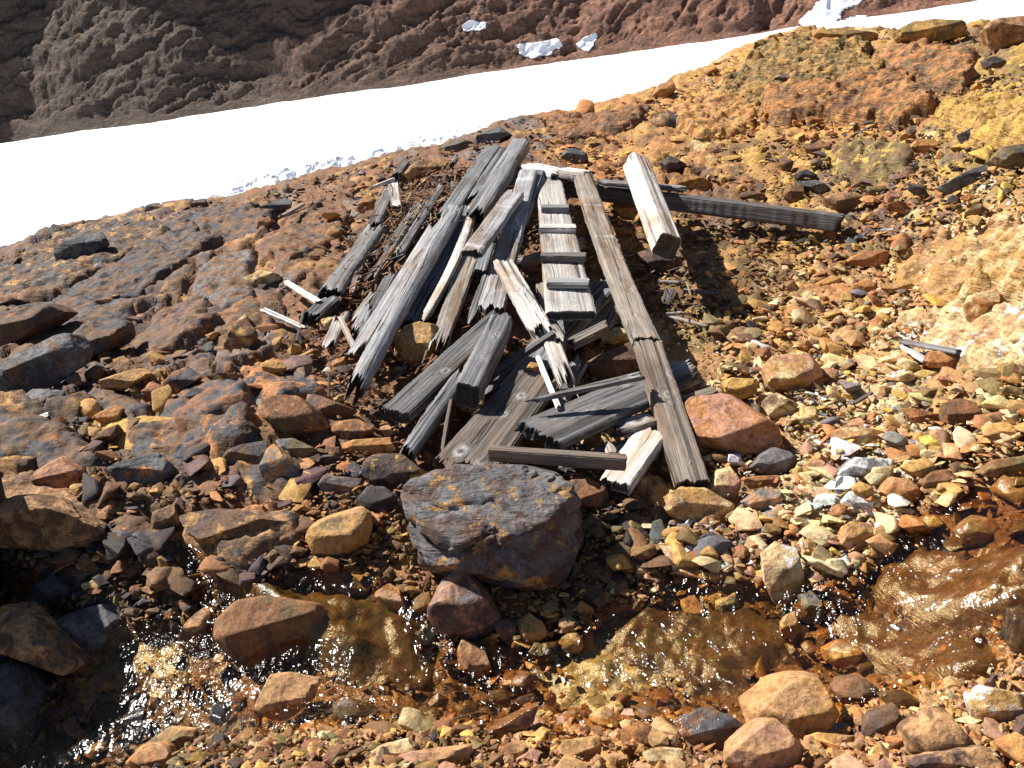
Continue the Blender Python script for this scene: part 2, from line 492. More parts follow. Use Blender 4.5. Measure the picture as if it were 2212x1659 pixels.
_ico = {}
def ico(lv):
    if lv not in _ico:
        bm = bmesh.new(); bmesh.ops.create_icosphere(bm, subdivisions=lv, radius=1)
        V = np.array([v.co[:] for v in bm.verts]); V /= np.linalg.norm(V, axis=1)[:, None]
        F = np.array([[v.index for v in f.verts] for f in bm.faces]); bm.free()
        _ico[lv] = (V, F)
    return _ico[lv]

def hull_radius(D, Nn, H, soft):
    """radial distance of a rounded convex polyhedron (planes Nn, offsets H) in directions D"""
    dots = D @ Nn.T
    r = np.where(dots > 1e-3, H[None, :] / np.maximum(dots, 1e-3), 1e3)
    if soft <= 0: return r.min(1)
    m = r.min(1, keepdims=True)
    return m[:, 0] * (np.exp(-soft * (r / m - 1)).sum(1)) ** (-1.0 / soft)

rs = np.random.RandomState(11)
def rand_dirs(n, r=rs):
    v = r.normal(size=(n, 3)); return v / np.linalg.norm(v, axis=1)[:, None]

def hull_stone(seed, bevel=0.0, sub_=0, npts=11):
    r = np.random.RandomState(seed)
    p = rand_dirs(npts, r) * r.uniform(.82, 1.0, npts)[:, None]
    k = r.randint(0, 4)
    if k == 0: p[:, 2] = np.clip(p[:, 2], -.5, .5)
    if k == 1: p = np.vstack([p * .8, np.array([(-1, -.6, -.6), (1, -.5, -.6), (.9, .7, -.5), (-.8, .8, -.6)]) * .9])
    bm = bmesh.new()
    for q in p: bm.verts.new(q)
    bmesh.ops.convex_hull(bm, input=bm.verts)
    bmesh.ops.delete(bm, geom=[v for v in bm.verts if not v.link_faces], context='VERTS')
    bmesh.ops.dissolve_limit(bm, angle_limit=.2, verts=bm.verts, edges=bm.edges)
    if bevel: bmesh.ops.bevel(bm, geom=bm.edges[:] + bm.verts[:], offset=bevel, segments=1, affect='EDGES', clamp_overlap=True)
    bmesh.ops.triangulate(bm, faces=bm.faces)
    if sub_:
        bmesh.ops.subdivide_edges(bm, edges=bm.edges[:], cuts=sub_, use_grid_fill=True)
        bmesh.ops.triangulate(bm, faces=bm.faces)
    bmesh.ops.recalc_face_normals(bm, faces=bm.faces)
    bm.verts.ensure_lookup_table()
    V = np.array([v.co[:] for v in bm.verts]); F = np.array([[v.index for v in f.verts] for f in bm.faces]); bm.free()
    if sub_: V = V * (1 + .035 * fbm(V[:, 0] * 3 + seed, V[:, 1] * 3, V[:, 2] * 3, seed, 3))[:, None]
    return V, F

def gen_stone(lv, seed, flat=.6, elong=1.3, noise_a=.05, planes=14, soft=26):
    r = np.random.RandomState(seed)
    D, F = ico(lv)
    Nn = rand_dirs(planes, r); H = r.uniform(.62, 1.0, planes)
    Nn = np.vstack([Nn, np.eye(3), -np.eye(3)]); H = np.concatenate([H, np.ones(6)])
    rad = hull_radius(D, Nn, H, soft)
    V = D * rad[:, None]
    if noise_a: V = V * (1 + noise_a * fbm(V[:, 0] * 2.2 + seed, V[:, 1] * 2.2, V[:, 2] * 2.2, seed, 4))[:, None]
    V = V * np.array([elong, 1.0, flat])
    return V, F

# ------------------------------------------------------------------ planks: recorded first so that the gravel knows where they lie
PLANKS = []   # filled by plank()
def strip_knots(L, ys, xs, W, knots, R, G, Bc):
    for (kx, ky, kr) in knots:
        d = np.hypot((xs - kx * L) / 1.25, ys - ky * W)
        R += np.exp(-((d - kr * .9) / (kr * .45)) ** 2) * .55 * (.6 + .5 * vnoise(xs * 120, ys * 120, 0, 5))
        G += np.exp(-(d / (kr * .5)) ** 2) * .95
        Bc += np.exp(-(d / (kr * 2.4)) ** 2)
def plank(name, cat, label, a, b, w, t, mat, h=(.04, .04), w2=None, roll=0.0, rag=(.01, .01), knots=(), bands=(), rough=.0025, bow=0.0, side=0.0,
          seed=None, group='fallen timbers of the collapsed shelter', parent=None, point=(0, 0), abs3=None, rnd=.15, top=True, wave=0.0):
    """board whose top-face centre line runs between the two photographed points a (far) and b (near)"""
    seed = seed if seed is not None else (len(PLANKS) * 13 + 5)
    r = np.random.RandomState(seed)
    if abs3: P0, P1 = (np.array(p, float) for p in abs3)
    else: P0, P1 = hit(a[0], a[1], h[0]), hit(b[0], b[1], h[1])
    ax = P1 - P0; L = float(np.linalg.norm(ax)); ax /= L
    up = np.array([0, 0, 1.0])
    yv = np.cross(up, ax); yv /= np.linalg.norm(yv)
    zv = np.cross(ax, yv)
    cr, sr = math.cos(math.radians(roll)), math.sin(math.radians(roll))
    yv, zv = cr * yv + sr * zv, -sr * yv + cr * zv
    w2 = w if w2 is None else w2
    nw = int(np.clip(w / .0035, 10, 36)); nt_ = int(np.clip(t / .006, 3, 14)); n = int(np.clip(L / .008, 30, 260))
    # ring in unit square coordinates (-.5...5)
    ring = [(-.5 + i / nw, .5) for i in range(nw)] + [(.5, .5 - i / nt_) for i in range(nt_)] + \
           [(.5 - i / nw, -.5) for i in range(nw)] + [(-.5, -.5 + i / nt_) for i in range(nt_)]
    ring = np.array(ring); M = len(ring)
    s = np.linspace(0, 1, n + 1)[:, None]
    ry = ring[None, :, 0]; rz = ring[None, :, 1]
    # jagged ends
    e0 = rag[0] * (1 + .8 * vnoise(ring[:, 0] * w * 260 + seed, ring[:, 1] * t * 140, 0, seed) + 1.2 * vnoise(ring[:, 0] * w * 60, ring[:, 1] * t * 60, 3, seed)) + point[0] * np.abs(ring[:, 0] + .25 * math.sin(seed)) * 2
    e1 = rag[1] * (1 + .8 * vnoise(ring[:, 0] * w * 260 + seed, ring[:, 1] * t * 140, 5, seed) + 1.2 * vnoise(ring[:, 0] * w * 60, ring[:, 1] * t * 60, 9, seed)) + point[1] * np.abs(ring[:, 0] - .25 * math.cos(seed)) * 2
    x = e0[None, :] + s * (L - e0 - e1)[None, :]
    sx = x / L
    ww = w + (w2 - w) * sx
    ewear = .0009 * fbm(x * 9, np.sign(ry) * 3, seed, seed, 4) + .0008 * vnoise(x * 60, np.sign(ry) * 7, 1, seed)
    y = ry * ww + np.where(np.abs(ry) > .45, ewear * np.sign(ry), 0) * 1.6
    z = rz * t
    # rounded arrises
    ey = np.minimum(1, (0.5 - np.abs(ry)) / rnd * min(1, w / t)); ez = np.minimum(1, (.5 - np.abs(rz)) / rnd)
    z = z - np.sign(rz) * (np.abs(rz) > .49) * (1 - ey) ** 2 * min(t, w) * .14
    y = y - np.sign(ry) * (np.abs(ry) > .49) * (1 - ez) ** 2 * min(t, w) * .14
    # grain relief, long splits
    gr = fbm(x * 2.2, ry * w * 170 + seed, rz * t * 150, seed, 3)
    crack = np.clip((vnoise(x * 1.1 + seed, ry * w * 55, rz * t * 40, seed + 3) - .42) * 4, 0, 1)
    dd = rough * .38 * gr - crack * min(.0024, t * .1) * min(1.6, rough / .0025)
    z = z + dd * np.sign(rz) * (np.abs(rz) > .49); y = y + dd * np.sign(ry) * (np.abs(ry) > .49)
    z = z - bow * 4 * (sx - .5) ** 2 + bow + wave * np.sin(sx * 9 + seed) * .5
    y = y + side * (1 - 4 * (sx - .5) ** 2)
    z = z - (t * .5 if top else 0)
    R = np.zeros_like(y); G = crack * .6 * np.ones_like(y); Bc = np.zeros_like(y)
    topm = (rz > .2)
    strip_knots(L, y, x, w, knots, R, G, Bc)
    R *= topm; G = np.where(topm, G, crack * .6)
    for (bx, bwid, amp) in bands: R += amp * np.exp(-((x - bx * L + .01 * vnoise(y * 60, 0, 0, seed)) / bwid) ** 2) * (.6 + .4 * vnoise(x * 80, y * 90, 2, seed)) * topm
    # pale splintered fibres at broken ends, dark pockets
    for e, rg, xx in ((e0, rag[0], x), (e1, rag[1], L - x)):
        if rg > .025: R += .35 * np.exp(-(xx / (rg * 1.6)) ** 2) * (vnoise(ry * w * 200, xx * 10, rz, seed) > -.1)
    V = np.stack([x, y, z], -1).reshape(-1, 3)
    i = np.arange(n)[:, None] * M; j = np.arange(M)[None, :]; j2 = (j + 1) % M
    F = np.stack([i + j, i + M + j, i + M + j2, i + j2], -1).reshape(-1, 4)
    # end caps as strips joining top row to bottom row
    caps = []
    topi = list(range(0, nw + 1)); boti = [(2 * nw + nt_ - k) % M for k in range(0, nw + 1)]
    lefti = [(M - q) % M for q in range(0, nt_ + 1)]; righti = [nw + q for q in range(0, nt_ + 1)]
    # inner grid of cap
    capV = []; capF = []
    for base, xe, flip in ((0, x[0], False), (n * M, x[-1], True)):
        off = len(V) + len(capV)
        Y = y[0] if base == 0 else y[-1]; Z = z[0] if base == 0 else z[-1]
        idx = {}
        for q in range(nt_ + 1):
            for k in range(nw + 1):
                if q == 0: idx[q, k] = base + topi[k]
                elif q == nt_: idx[q, k] = base + boti[k]
                elif k == 0: idx[q, k] = base + lefti[q]
                elif k == nw: idx[q, k] = base + righti[q]
                else:
                    fq = q / nt_
                    tp, bt = topi[k], boti[k]
                    xi = xe[tp] * (1 - fq) + xe[bt] * fq + (r.uniform(-1, 1) * .002 - .001) * (1 if base == 0 else -1)
                    yi = Y[tp] * (1 - fq) + Y[bt] * fq; zi = Z[tp] * (1 - fq) + Z[bt] * fq
                    idx[q, k] = off + len(capV) - (off - len(V)) if False else len(V) + len(capV)
                    capV.append((xi, yi, zi))
        for q in range(nt_):
            for k in range(nw):
                f = (idx[q, k], idx[q, k + 1], idx[q + 1, k + 1], idx[q + 1, k])
                capF.append(f[::-1] if flip else f)
    nc = len(capV)
    if nc: V = np.vstack([V, np.array(capV)])
    F = np.vstack([F, np.array(capF)])
    cols = np.zeros((len(V), 3)); cols[:M * (n + 1), 0] = np.clip(R, 0, 1).ravel(); cols[:M * (n + 1), 1] = np.clip(G, 0, 1).ravel(); cols[:M * (n + 1), 2] = np.clip(Bc, 0, 1).ravel()
    cols[M * (n + 1):, 1] = .9  # weathered end grain, painted blacker to stand for the shaded ends
    mat_ = WM[mat]
    o = np_mesh(name, V, F, mat_, smooth=True, cols={'wood': cols})
    o.data.set_sharp_from_angle(angle=math.radians(48))
    o.matrix_world = Matrix(((ax[0], yv[0], zv[0], P0[0]), (ax[1], yv[1], zv[1], P0[1]), (ax[2], yv[2], zv[2], P0[2]), (0, 0, 0, 1)))
    if parent is None: tag(o, label, cat, group)
    PLANKS.append(dict(P0=P0, P1=P1, w=max(w, w2), t=t, o=o, a=a, b=b))
    return o

# far, back row
plank('timber_beam', 'beam', 'long dark beam lying low along the rubble behind the others, pointing right', (1205, 388), (1822, 464), .08, .072, 'dark', h=(.13, .10), w2=.08, rag=(.01, .015), roll=-6, knots=((.5, .1, .008),), bands=((.93, .02, .2),))
plank('weathered_plank', 'plank', 'thin grey board lying on top of the long dark beam at the back', (1285, 388), (1486, 404), .06, .02, 'silver', h=(.18, .165), rag=(.03, .02))
plank('weathered_plank', 'plank', 'dusky shaded board lying in the hollow left of the rung ladder', B_(1010, 870), B_(400, 1070), .07, .03, 'tan', h=(.05, .05), rag=(.03, .03))
# left cluster
plank('weathered_plank', 'plank', 'dark split board at the top left of the heap, beside the widest beam', A_(1600, 150), A_(1195, 740), .09, .03, 'blue', h=(.13, .13), rag=(.02, .05), roll=8, rough=.004)
plank('weathered_plank', 'plank', 'narrow cracked board wedged between the dark split board and the thick top beam', A_(1720, 160), A_(1420, 600), .07, .04, 'blue', h=(.14, .12), rag=(.02, .09), rough=.005)
plank('timber_beam', 'beam', 'thick squared grey beam at the very top of the heap with a dark right side', A_(1835, 95), A_(1425, 745), .09, .07, 'silver', h=(.24, .16), w2=.085, rag=(.006, .05), roll=-3)
plank('weathered_plank', 'plank', 'deeply grooved dark board with a squared near end beside the ochre rock', A_(1410, 640), A_(880, 1610), .075, .045, 'blue', h=(.12, .09), rag=(.02, .012), rough=.004)
plank('weathered_plank', 'plank', 'slim pale curved board coming out from under the thick top beam', A_(1440, 640), A_(1020, 1575), .045, .03, 'pale', h=(.145, .10), w2=.03, rag=(.02, .05), side=.02)
plank('weathered_beam', 'beam', 'long rounded silver beam with a white knot running down the left of the heap', A_(1320, 610), C_(420, 760), .075, .085, 'silver', h=(.18, .12), w2=.06, rag=(.06, .07), rnd=.5, roll=-16, knots=((.76, 0, .006),), rough=.0035, bow=.02)
plank('weathered_plank', 'plank', 'flat pale board tucked along the left side of the long rounded beam', A_(1130, 770), C_(440, 450), .055, .03, 'silver', h=(.11, .08), w2=.06, rag=(.05, .06), rough=.004, roll=12)
plank('weathered_plank', 'plank', 'dark rotten board left of the long rounded beam', A_(800, 1130), C_(480, 300), .05, .03, 'dark', h=(.06, .06), rag=(.08, .06), rough=.005)
plank('weathered_plank', 'plank', 'pale pointed splintered board at the left foot of the heap', C_(370, 60), C_(225, 385), .05, .025, 'pale', h=(.06, .05), rag=(.05, .03), rough=.004)
plank('weathered_plank', 'plank', 'grey splintered board between the pale pointed board and the long rounded beam', C_(570, 30), C_(450, 290), .05, .03, 'silver', h=(.07, .05), rag=(.04, .05), rough=.004)
plank('charred_beam', 'beam', 'blackened rotten beam lying apart at the far left of the heap', A_(640, 790), A_(230, 1370), .095, .06, 'dark', h=(.08, .07), rag=(.05, .04), rough=.007, roll=10)
plank('charred_beam', 'beam', 'upper rotten black length in line with the far left beam', A_(750, 500), A_(600, 820), .06, .05, 'dark', h=(.06, .06), rag=(.06, .05), rough=.007)
plank('charred_beam', 'beam', 'short blackened stub at the lower end of the far left beam', A_(290, 1390), A_(40, 1590), .085, .05, 'dark', h=(.05, .05), rag=(.04, .03), rough=.006)
plank('charred_beam', 'beam', 'small black stick of wood at the snow edge above the rotten beam', A_(885, 275), A_(790, 400), .05, .04, 'dark', h=(.06, .05), rag=(.03, .03), rough=.005)
plank('weathered_plank', 'plank', 'short pale upright slat below the crossing stick at the upper left', A_(770, 450), A_(800, 665), .055, .02, 'pale', h=(.08, .06), rag=(.015, .03))
plank('wood_stick', 'stick', 'pale thin stick lying across the top of the short upright slat', A_(800, 415), A_(560, 510), .018, .015, 'pale', h=(.10, .08), rag=(.01, .02))
plank('weathered_plank', 'plank', 'brown weathered board with a long frayed end beside the ochre rock', A_(1440, 950), C_(1125, 415), .085, .03, 'tan', h=(.10, .08), w2=.06, rag=(.02, .10), knots=((.55, 0, .004),))
plank('weathered_plank', 'plank', 'short dark board standing between the two white banded boards', A_(1570, 950), A_(1490, 1195), .055, .05, 'blue', h=(.13, .10), rag=(.01, .01))
plank('weathered_plank', 'plank', 'blue grey board with white nail bands sloping left over the others', A_(1790, 520), A_(1415, 1030), .085, .035, 'silver', h=(.235, .21), rag=(.02, .01), bands=((.30, .006, .8), (.37, .005, .4), (.92, .014, .95)), knots=((.86, .2, .007),))
plank('weathered_plank', 'plank', 'wide grey board topped with a white nail band left of the rung ladder', A_(1895, 350), A_(1575, 1510), .085, .035, 'silver', h=(.22, .11), w2=.10, rag=(.006, .025), bands=((.085, .012, .95), (.10, .01, .6), (.9, .005, .4)), knots=((.48, .3, .009),), roll=4)
plank('weathered_plank', 'plank', 'narrow dark board half hidden behind the wide white banded board', A_(1990, 350), A_(1830, 760), .05, .05, 'blue', h=(.20, .17), rag=(.01, .02))
for i_, (a_, b_, w_, m_, l_) in enumerate([
        ((1190, 470), (800, 1080), .04, 'dark', 'long rotten black strip right beside the rust litter'),
        ((1010, 620), (560, 1290), .035, 'brown', 'brown rotten strip lying in the rust litter'),
        ((930, 700), (640, 1110), .03, 'dark', 'short black rotten strip above the brown rotten strip'),
        ((1090, 900), (640, 1560), .04, 'brown', 'brown rotten board edge along the left of the flat pale board'),
        ((650, 1320), (420, 1600), .035, 'brown', 'frayed brown strip at the lower left of the litter'),
        ((470, 1180), (430, 1370), .022, 'tan', 'small upright tan scrap beside the rotten beam'),
        ((1500, 350), (1360, 640), .04, 'dark', 'dark sliver filling the gap under the thick top beam'),
        ((1350, 900), (1120, 1330), .05, 'dark', 'dark sunken board between the rounded beam and the grooved board'),
        ((1010, 1150), (800, 1560), .05, 'dark', 'dark sunken board close along the right of the rounded beam'),
        ((1300, 240), (1240, 320), .03, 'dark', 'small black chip left of the top split board'),
        ((1560, 1180), (1400, 1640), .03, 'dark', 'dark thin sliver left of the wide banded board foot')]):
    plank('rotten_board' if w_ > .03 else 'wood_splinter', 'board' if w_ > .03 else 'splinter', l_, A_(*a_), A_(*b_), w_, .03, m_, h=(.06, .05) if i_ < 6 else (.09, .07), rag=(.05, .06) if w_ > .025 else (.01, .015), rough=.006, roll=(i_ * 37 % 30) - 15)
for l_, a_, b_, w_, m_, h_ in [
        ('dark broken board under the square block of timber', C_(1250, 480), C_(980, 760), .07, 'dark', (.07, .06)),
        ('brown board end showing below the dark wavy grained plank', D_(1150, 1120), D_(700, 1330), .07, 'dark', (.05, .05)),
        ('dark board lying low beneath the shattered board', D_(640, 470), D_(420, 900), .08, 'dark', (.06, .06)),
        ('grey board low in the shade right of the ladder foot', B_(1290, 1290), B_(1080, 1640), .08, 'brown', (.05, .05)),
        ('thin broken lath lying across the litter near the pale pointed board', C_(330, 130), C_(470, 420), .018, 'tan', (.08, .07))]:
    plank('broken_board' if w_ > .03 else 'wood_splinter', 'board' if w_ > .03 else 'splinter', l_, a_, b_, w_, .025, m_, h=h_, rag=(.05, .04) if w_ > .03 else (.01, .02), rough=.005)
# white gnarled piece
plank('bleached_log', 'log', 'chalk white gnarled log lying across the top of the rung ladder', B_(495, 245), B_(790, 318), .12, .06, 'white', h=(.18, .20), rag=(.02, .03), rnd=.5, rough=.007, knots=((.15, .1, .012),), side=.01)
plank('bleached_log', 'log', 'chalk white broken board at the top of the long leaning plank', B_(790, 290), B_(1015, 325), .115, .04, 'white', h=(.20, .205), rag=(.02, .02), rnd=.4, rough=.004)
# ladder
lad = bpy.data.objects.new('plank_ladder', None); C.objects.link(lad)
LAD0, LAD1 = hit(*B_(680, 355), .17), hit(*B_(868, 1480), .17)
lad.location = (LAD1[0], LAD1[1], base_z(LAD1[0:1], LAD1[1:2])[0])
tag(lad, 'pale board with four short rungs nailed across it like a ladder', 'ladder', 'fallen timbers of the collapsed shelter')
def child(o, p):
    mw = o.matrix_world.copy(); o.parent = p
    o.matrix_parent_inverse = Matrix.Translation(-Vector(p.location))
    o.matrix_basis = mw
bd = plank('board', None, None, B_(680, 355), B_(868, 1480), .115, .035, 'pale', h=(.17, .17), w2=.178, rag=(.02, .004), parent=lad, knots=((.3, .1, .004), (.72, -.1, .005), (.95, .1, .006)), rough=.003)
child(bd, lad)
for (lx, cy, rx) in ((622, 600, 852), (600, 765, 908), (612, 1000, 990), (668, 1215, 1022)):
    o = plank('rung', None, None, B_(lx, cy), B_(rx, cy), .058, .027, 'silver' if cy != 765 else 'pale', h=(.198, .198), rag=(.002, .003), parent=lad, rough=.002)
    child(o, lad)
plank('weathered_plank', 'plank', 'small narrow board peeping out at the lower left of the rung ladder', B_(615, 1220), B_(690, 1510), .04, .03, 'tan', h=(.09, .07), rag=(.02, .02))
# long plank right
plank('long_plank', 'plank', 'upper half of the long tan plank leaning down the right of the heap', B_(965, 312), D_(1222, 318), .09, .04, 'tan', h=(.20, .19), w2=.093, rag=(.006, .008), knots=((.27, .2, .006), (.48, .3, .006), (.61, .3, .008), (.78, .1, .007), (.9, -.1, .005)), bands=((.27, .006, .5), (.48, .006, .7)), side=-.012, roll=-3)
plank('long_plank', 'plank', 'lower half of the long tan plank ending in a cracked foot near the orange rock', D_(1232, 325), D_(1612, 1510), .093, .04, 'tan', h=(.19, .07), w2=.098, rag=(.008, .008), knots=((.27, .36, .008), (.42, .05, .010), (.46, .42, .007), (.88, .1, .005)), roll=-2)
# square timber
plank('square_timber', 'beam', 'square pale timber with a shaded end face painted black lying alone right of the ladder', B_(1445, 175), B_(1712, 845), .098, .10, 'pale', h=(.30, .30), w2=.09, rag=(.006, .005), roll=-22, knots=((.3, .1, .006), (.55, .2, .005), (.8, -.2, .005)), rnd=.2)
# foreground left group
plank('charred_plank', 'plank', 'dark ridged plank with a pale knot sloping to the lower left', C_(1690, 90), C_(770, 920), .098, .045, 'dark', h=(.12, .10), w2=.10, rag=(.02, .008), knots=((.62, .25, .011), (.33, .35, .006), (.84, .05, .005)), rough=.004)
plank('square_timber', 'beam', 'short square block of timber with a shaded right side in the middle foreground', C_(1675, 125), C_(1390, 705), .075, .085, 'silver', h=(.21, .20), w2=.08, rag=(.003, .004), knots=((.28, .2, .007), (.62, .1, .008)), roll=-8, rnd=.15)
plank('weathered_plank', 'plank', 'slim pale board edge emerging under the dark ridged plank', C_(1350, 590), C_(880, 1270), .055, .09, 'silver', h=(.10, .09), w2=.045, rag=(.03, .03), roll=-25)
plank('thin_slat', 'slat', 'thin upright slat beside the pebbles left of the widest dark plank', C_(1255, 790), C_(1165, 1310), .012, .03, 'brown', h=(.09, .06), rag=(.02, .02))
plank('weathered_plank', 'plank', 'widest dark plank with a big pale knot at its lower end behind the boulder', C_(1960, 610), C_(1330, 1400), .15, .04, 'brown', h=(.13, .12), w2=.20, rag=(.012, .02), knots=((.86, -.25, .016), (.25, .05, .011), (.46, .02, .008), (.97, .25, .018)), rough=.004)
plank('weathered_plank', 'plank', 'blue grey shaded board sloping left from beneath the foot of the ladder', B_(1160, 1210), C_(1640, 800), .125, .035, 'blue', h=(.09, .07), rag=(.02, .04), knots=((.3, .3, .012),))
plank('weathered_plank', 'plank', 'bright bleached board with knots running down left of the ladder foot', B_(300, 1045), D_(370, 265), .078, .03, 'pale', h=(.18, .16), w2=.085, rag=(.02, .05), knots=((.43, 0, .009), (.85, .25, .008)), point=(0, .03), rough=.004)
plank('splintered_plank', 'plank', 'bleached board shattered into fibres in the middle of the heap', D_(430, 335), D_(610, 800), .06, .03, 'pale', h=(.15, .13), w2=.055, rag=(.01, .10), rough=.006)
plank('splintered_plank', 'plank', 'small bleached sliver right of the shattered board', D_(430, 175), D_(565, 425), .035, .02, 'pale', h=(.15, .14), rag=(.02, .05), point=(0, .04))
plank('wood_stick', 'stick', 'bright thin stick slanting across the widest dark plank', D_(310, 450), D_(490, 885), .016, .014, 'white', h=(.16, .15), rag=(.01, .01))
plank('wood_stick', 'stick', 'long thin blue shaded stick beside the square block', D_(445, 258), D_(-170, 670), .028, .02, 'blue', h=(.17, .08), rag=(.006, .02))
plank('weathered_plank', 'plank', 'short grey board slanting below the foot of the ladder', D_(890, 185), D_(560, 350), .05, .03, 'brown', h=(.15, .13), rag=(.01, .02))
plank('weathered_plank', 'plank', 'dark wavy grained plank with a white knot crossing under the long plank', D_(1590, 530), D_(290, 1100), .15, .035, 'dark', h=(.06, .16), w2=.185, rag=(.05, .014), knots=((.71, .08, .015), (.40, -.25, .007), (.86, -.15, .006)), rough=.003)
plank('splintered_plank', 'plank', 'thin dark blade of wood with a white knot lying over the wavy grained plank', D_(1195, 605), D_(255, 822), .045, .015, 'dark', h=(.20, .19), w2=.012, rag=(.01, .03), knots=((.09, 0, .013),))
plank('weathered_plank', 'plank', 'dark board with a chalky white knot showing right of the wavy grained plank', D_(1345, 930), D_(930, 1060), .075, .03, 'brown', h=(.11, .10), rag=(.02, .03), knots=((.48, 0, .022),))
plank('square_batten', 'batten', 'straight grey batten lying crosswise in front of the heap above the boulder', D_(-95, 1215), D_(1058, 1292), .042, .042, 'brown', h=(.20, .17), rag=(.003, .003), roll=-6, rnd=.3)
plank('weathered_plank', 'plank', 'light board with a sunlit broad lower end beside the round purple stone', D_(1275, 1060), D_(945, 1520), .10, .035, 'pale', h=(.10, .08), w2=.095, rag=(.01, .008))
plank('splintered_plank', 'plank', 'pale triangular scrap lying under the crosswise batten', D_(470, 1340), D_(700, 1440), .035, .015, 'pale', h=(.08, .08), rag=(.02, .02), point=(0, .03))
plank('splintered_plank', 'plank', 'small bright spike of wood behind the crosswise batten', D_(890, 1170), D_(940, 1270), .03, .012, 'pale', h=(.11, .10), rag=(.005, .005), w2=.035, point=(.02, 0))
plank('weathered_plank', 'plank', 'dark board poking out behind the big orange rock', D_(1840, 720), D_(1480, 830), .05, .03, 'brown', h=(.07, .07), rag=(.02, .01))
G2 = 'scattered wood scraps'
plank('wood_splinter', 'splinter', 'bright white splinter pointing to the rotten beam, the upper one of two', (615, 605), (690, 651), .024, .012, 'white', h=(.07, .06), w2=.03, rag=(.01, .01), group=G2)
plank('wood_splinter', 'splinter', 'bright white splinter, the lower one of two left of the heap', (565, 664), (660, 708), .028, .012, 'white', h=(.08, .06), w2=.025, rag=(.01, .01), group=G2)
plank('wood_splinter', 'splinter', 'pale stick on the rocks near the snow edge, left of the heap', (655, 438), (608, 465), .024, .012, 'pale', h=(.06, .06), rag=(.005, .005), group=G2)
plank('wood_splinter', 'splinter', 'grey board scrap lying alone in pale rubble at the far right', (1948, 733), (2074, 757), .04, .012, 'silver', h=(.06, .05), rag=(.01, .01), group=G2)
plank('wood_splinter', 'splinter', 'curved cream strip of wood leaning on a rust stone at the far right', (1950, 742), (2004, 778), .03, .012, 'white', h=(.05, .04), rag=(.005, .005), group=G2)
plank('wood_splinter', 'splinter', 'long flat sliver in the rubble right of the long plank', B_(1620, 1490), B_(2010, 1595), .022, .01, 'tan', h=(.03, .03), rag=(.01, .01), group=G2)
plank('wood_splinter', 'splinter', 'thin bright sliver just above the long flat sliver', B_(1610, 1495), B_(1815, 1473), .01, .008, 'pale', h=(.04, .04), rag=(.01, .01), group=G2)
plank('wood_splinter', 'splinter', 'grey sliver under the dark rock right of the ladder', B_(1590, 1222), B_(1770, 1225), .022, .01, 'silver', h=(.03, .03), rag=(.01, .01), group=G2)
plank('wood_splinter', 'splinter', 'pale sliver on fine gravel to the right of the grey sliver', B_(1800, 1290), B_(2080, 1322), .018, .01, 'silver', h=(.03, .03), rag=(.02, .01), group=G2)
plank('wood_splinter', 'splinter', 'short black chip of board on the fine gravel', B_(1690, 1285), B_(1650, 1420), .04, .012, 'dark', h=(.04, .03), rag=(.005, .005), group=G2)
plank('wood_splinter', 'splinter', 'tiny bright chip at the right end of the long dark beam', RB(1340, 1385), RB(1430, 1372), .014, .008, 'white', h=(.03, .03), rag=(.002, .002), group=G2)
plank('wood_stick', 'stick', 'thin upright stick below the white stone left of the heap', C_(243, 590), C_(240, 800), .008, .008, 'brown', h=(.09, .03), rag=(.002, .002), group=G2)
plank('wood_stick', 'stick', 'short brown stick standing under the lower white splinter', (655, 672), (640, 735), .008, .008, 'brown', h=(.09, .03), rag=(.002, .002), group=G2)
plank('wood_splinter', 'splinter', 'small sliver in the pale rubble above the big orange rock', (1885, 845), (1845, 870), .012, .008, 'tan', h=(.03, .03), rag=(.002, .002), group=G2)

# plank footprints in photograph pixels, so that loose stones keep clear of the boards
PF = []
for p in PLANKS:
    q = np.array([p['P0'], p['P1']])
    uu, vv, dd = project(q[:, 0], q[:, 1], q[:, 2])
    PF.append((uu[0], vv[0], uu[1], vv[1], p['w'] * .5 * FPX / dd[0], p['w'] * .5 * FPX / dd[1]))
def on_plank(u, v, m=0.0):
    r = np.zeros(np.shape(u), bool)
    for (a, b, c, d, w0, w1) in PF:
        dx, dy = c - a, d - b
        t = np.clip(((u - a) * dx + (v - b) * dy) / (dx * dx + dy * dy + 1e-6), 0, 1)
        r |= np.hypot(u - a - t * dx, v - b - t * dy) < w0 + t * (w1 - w0) + m
    return r

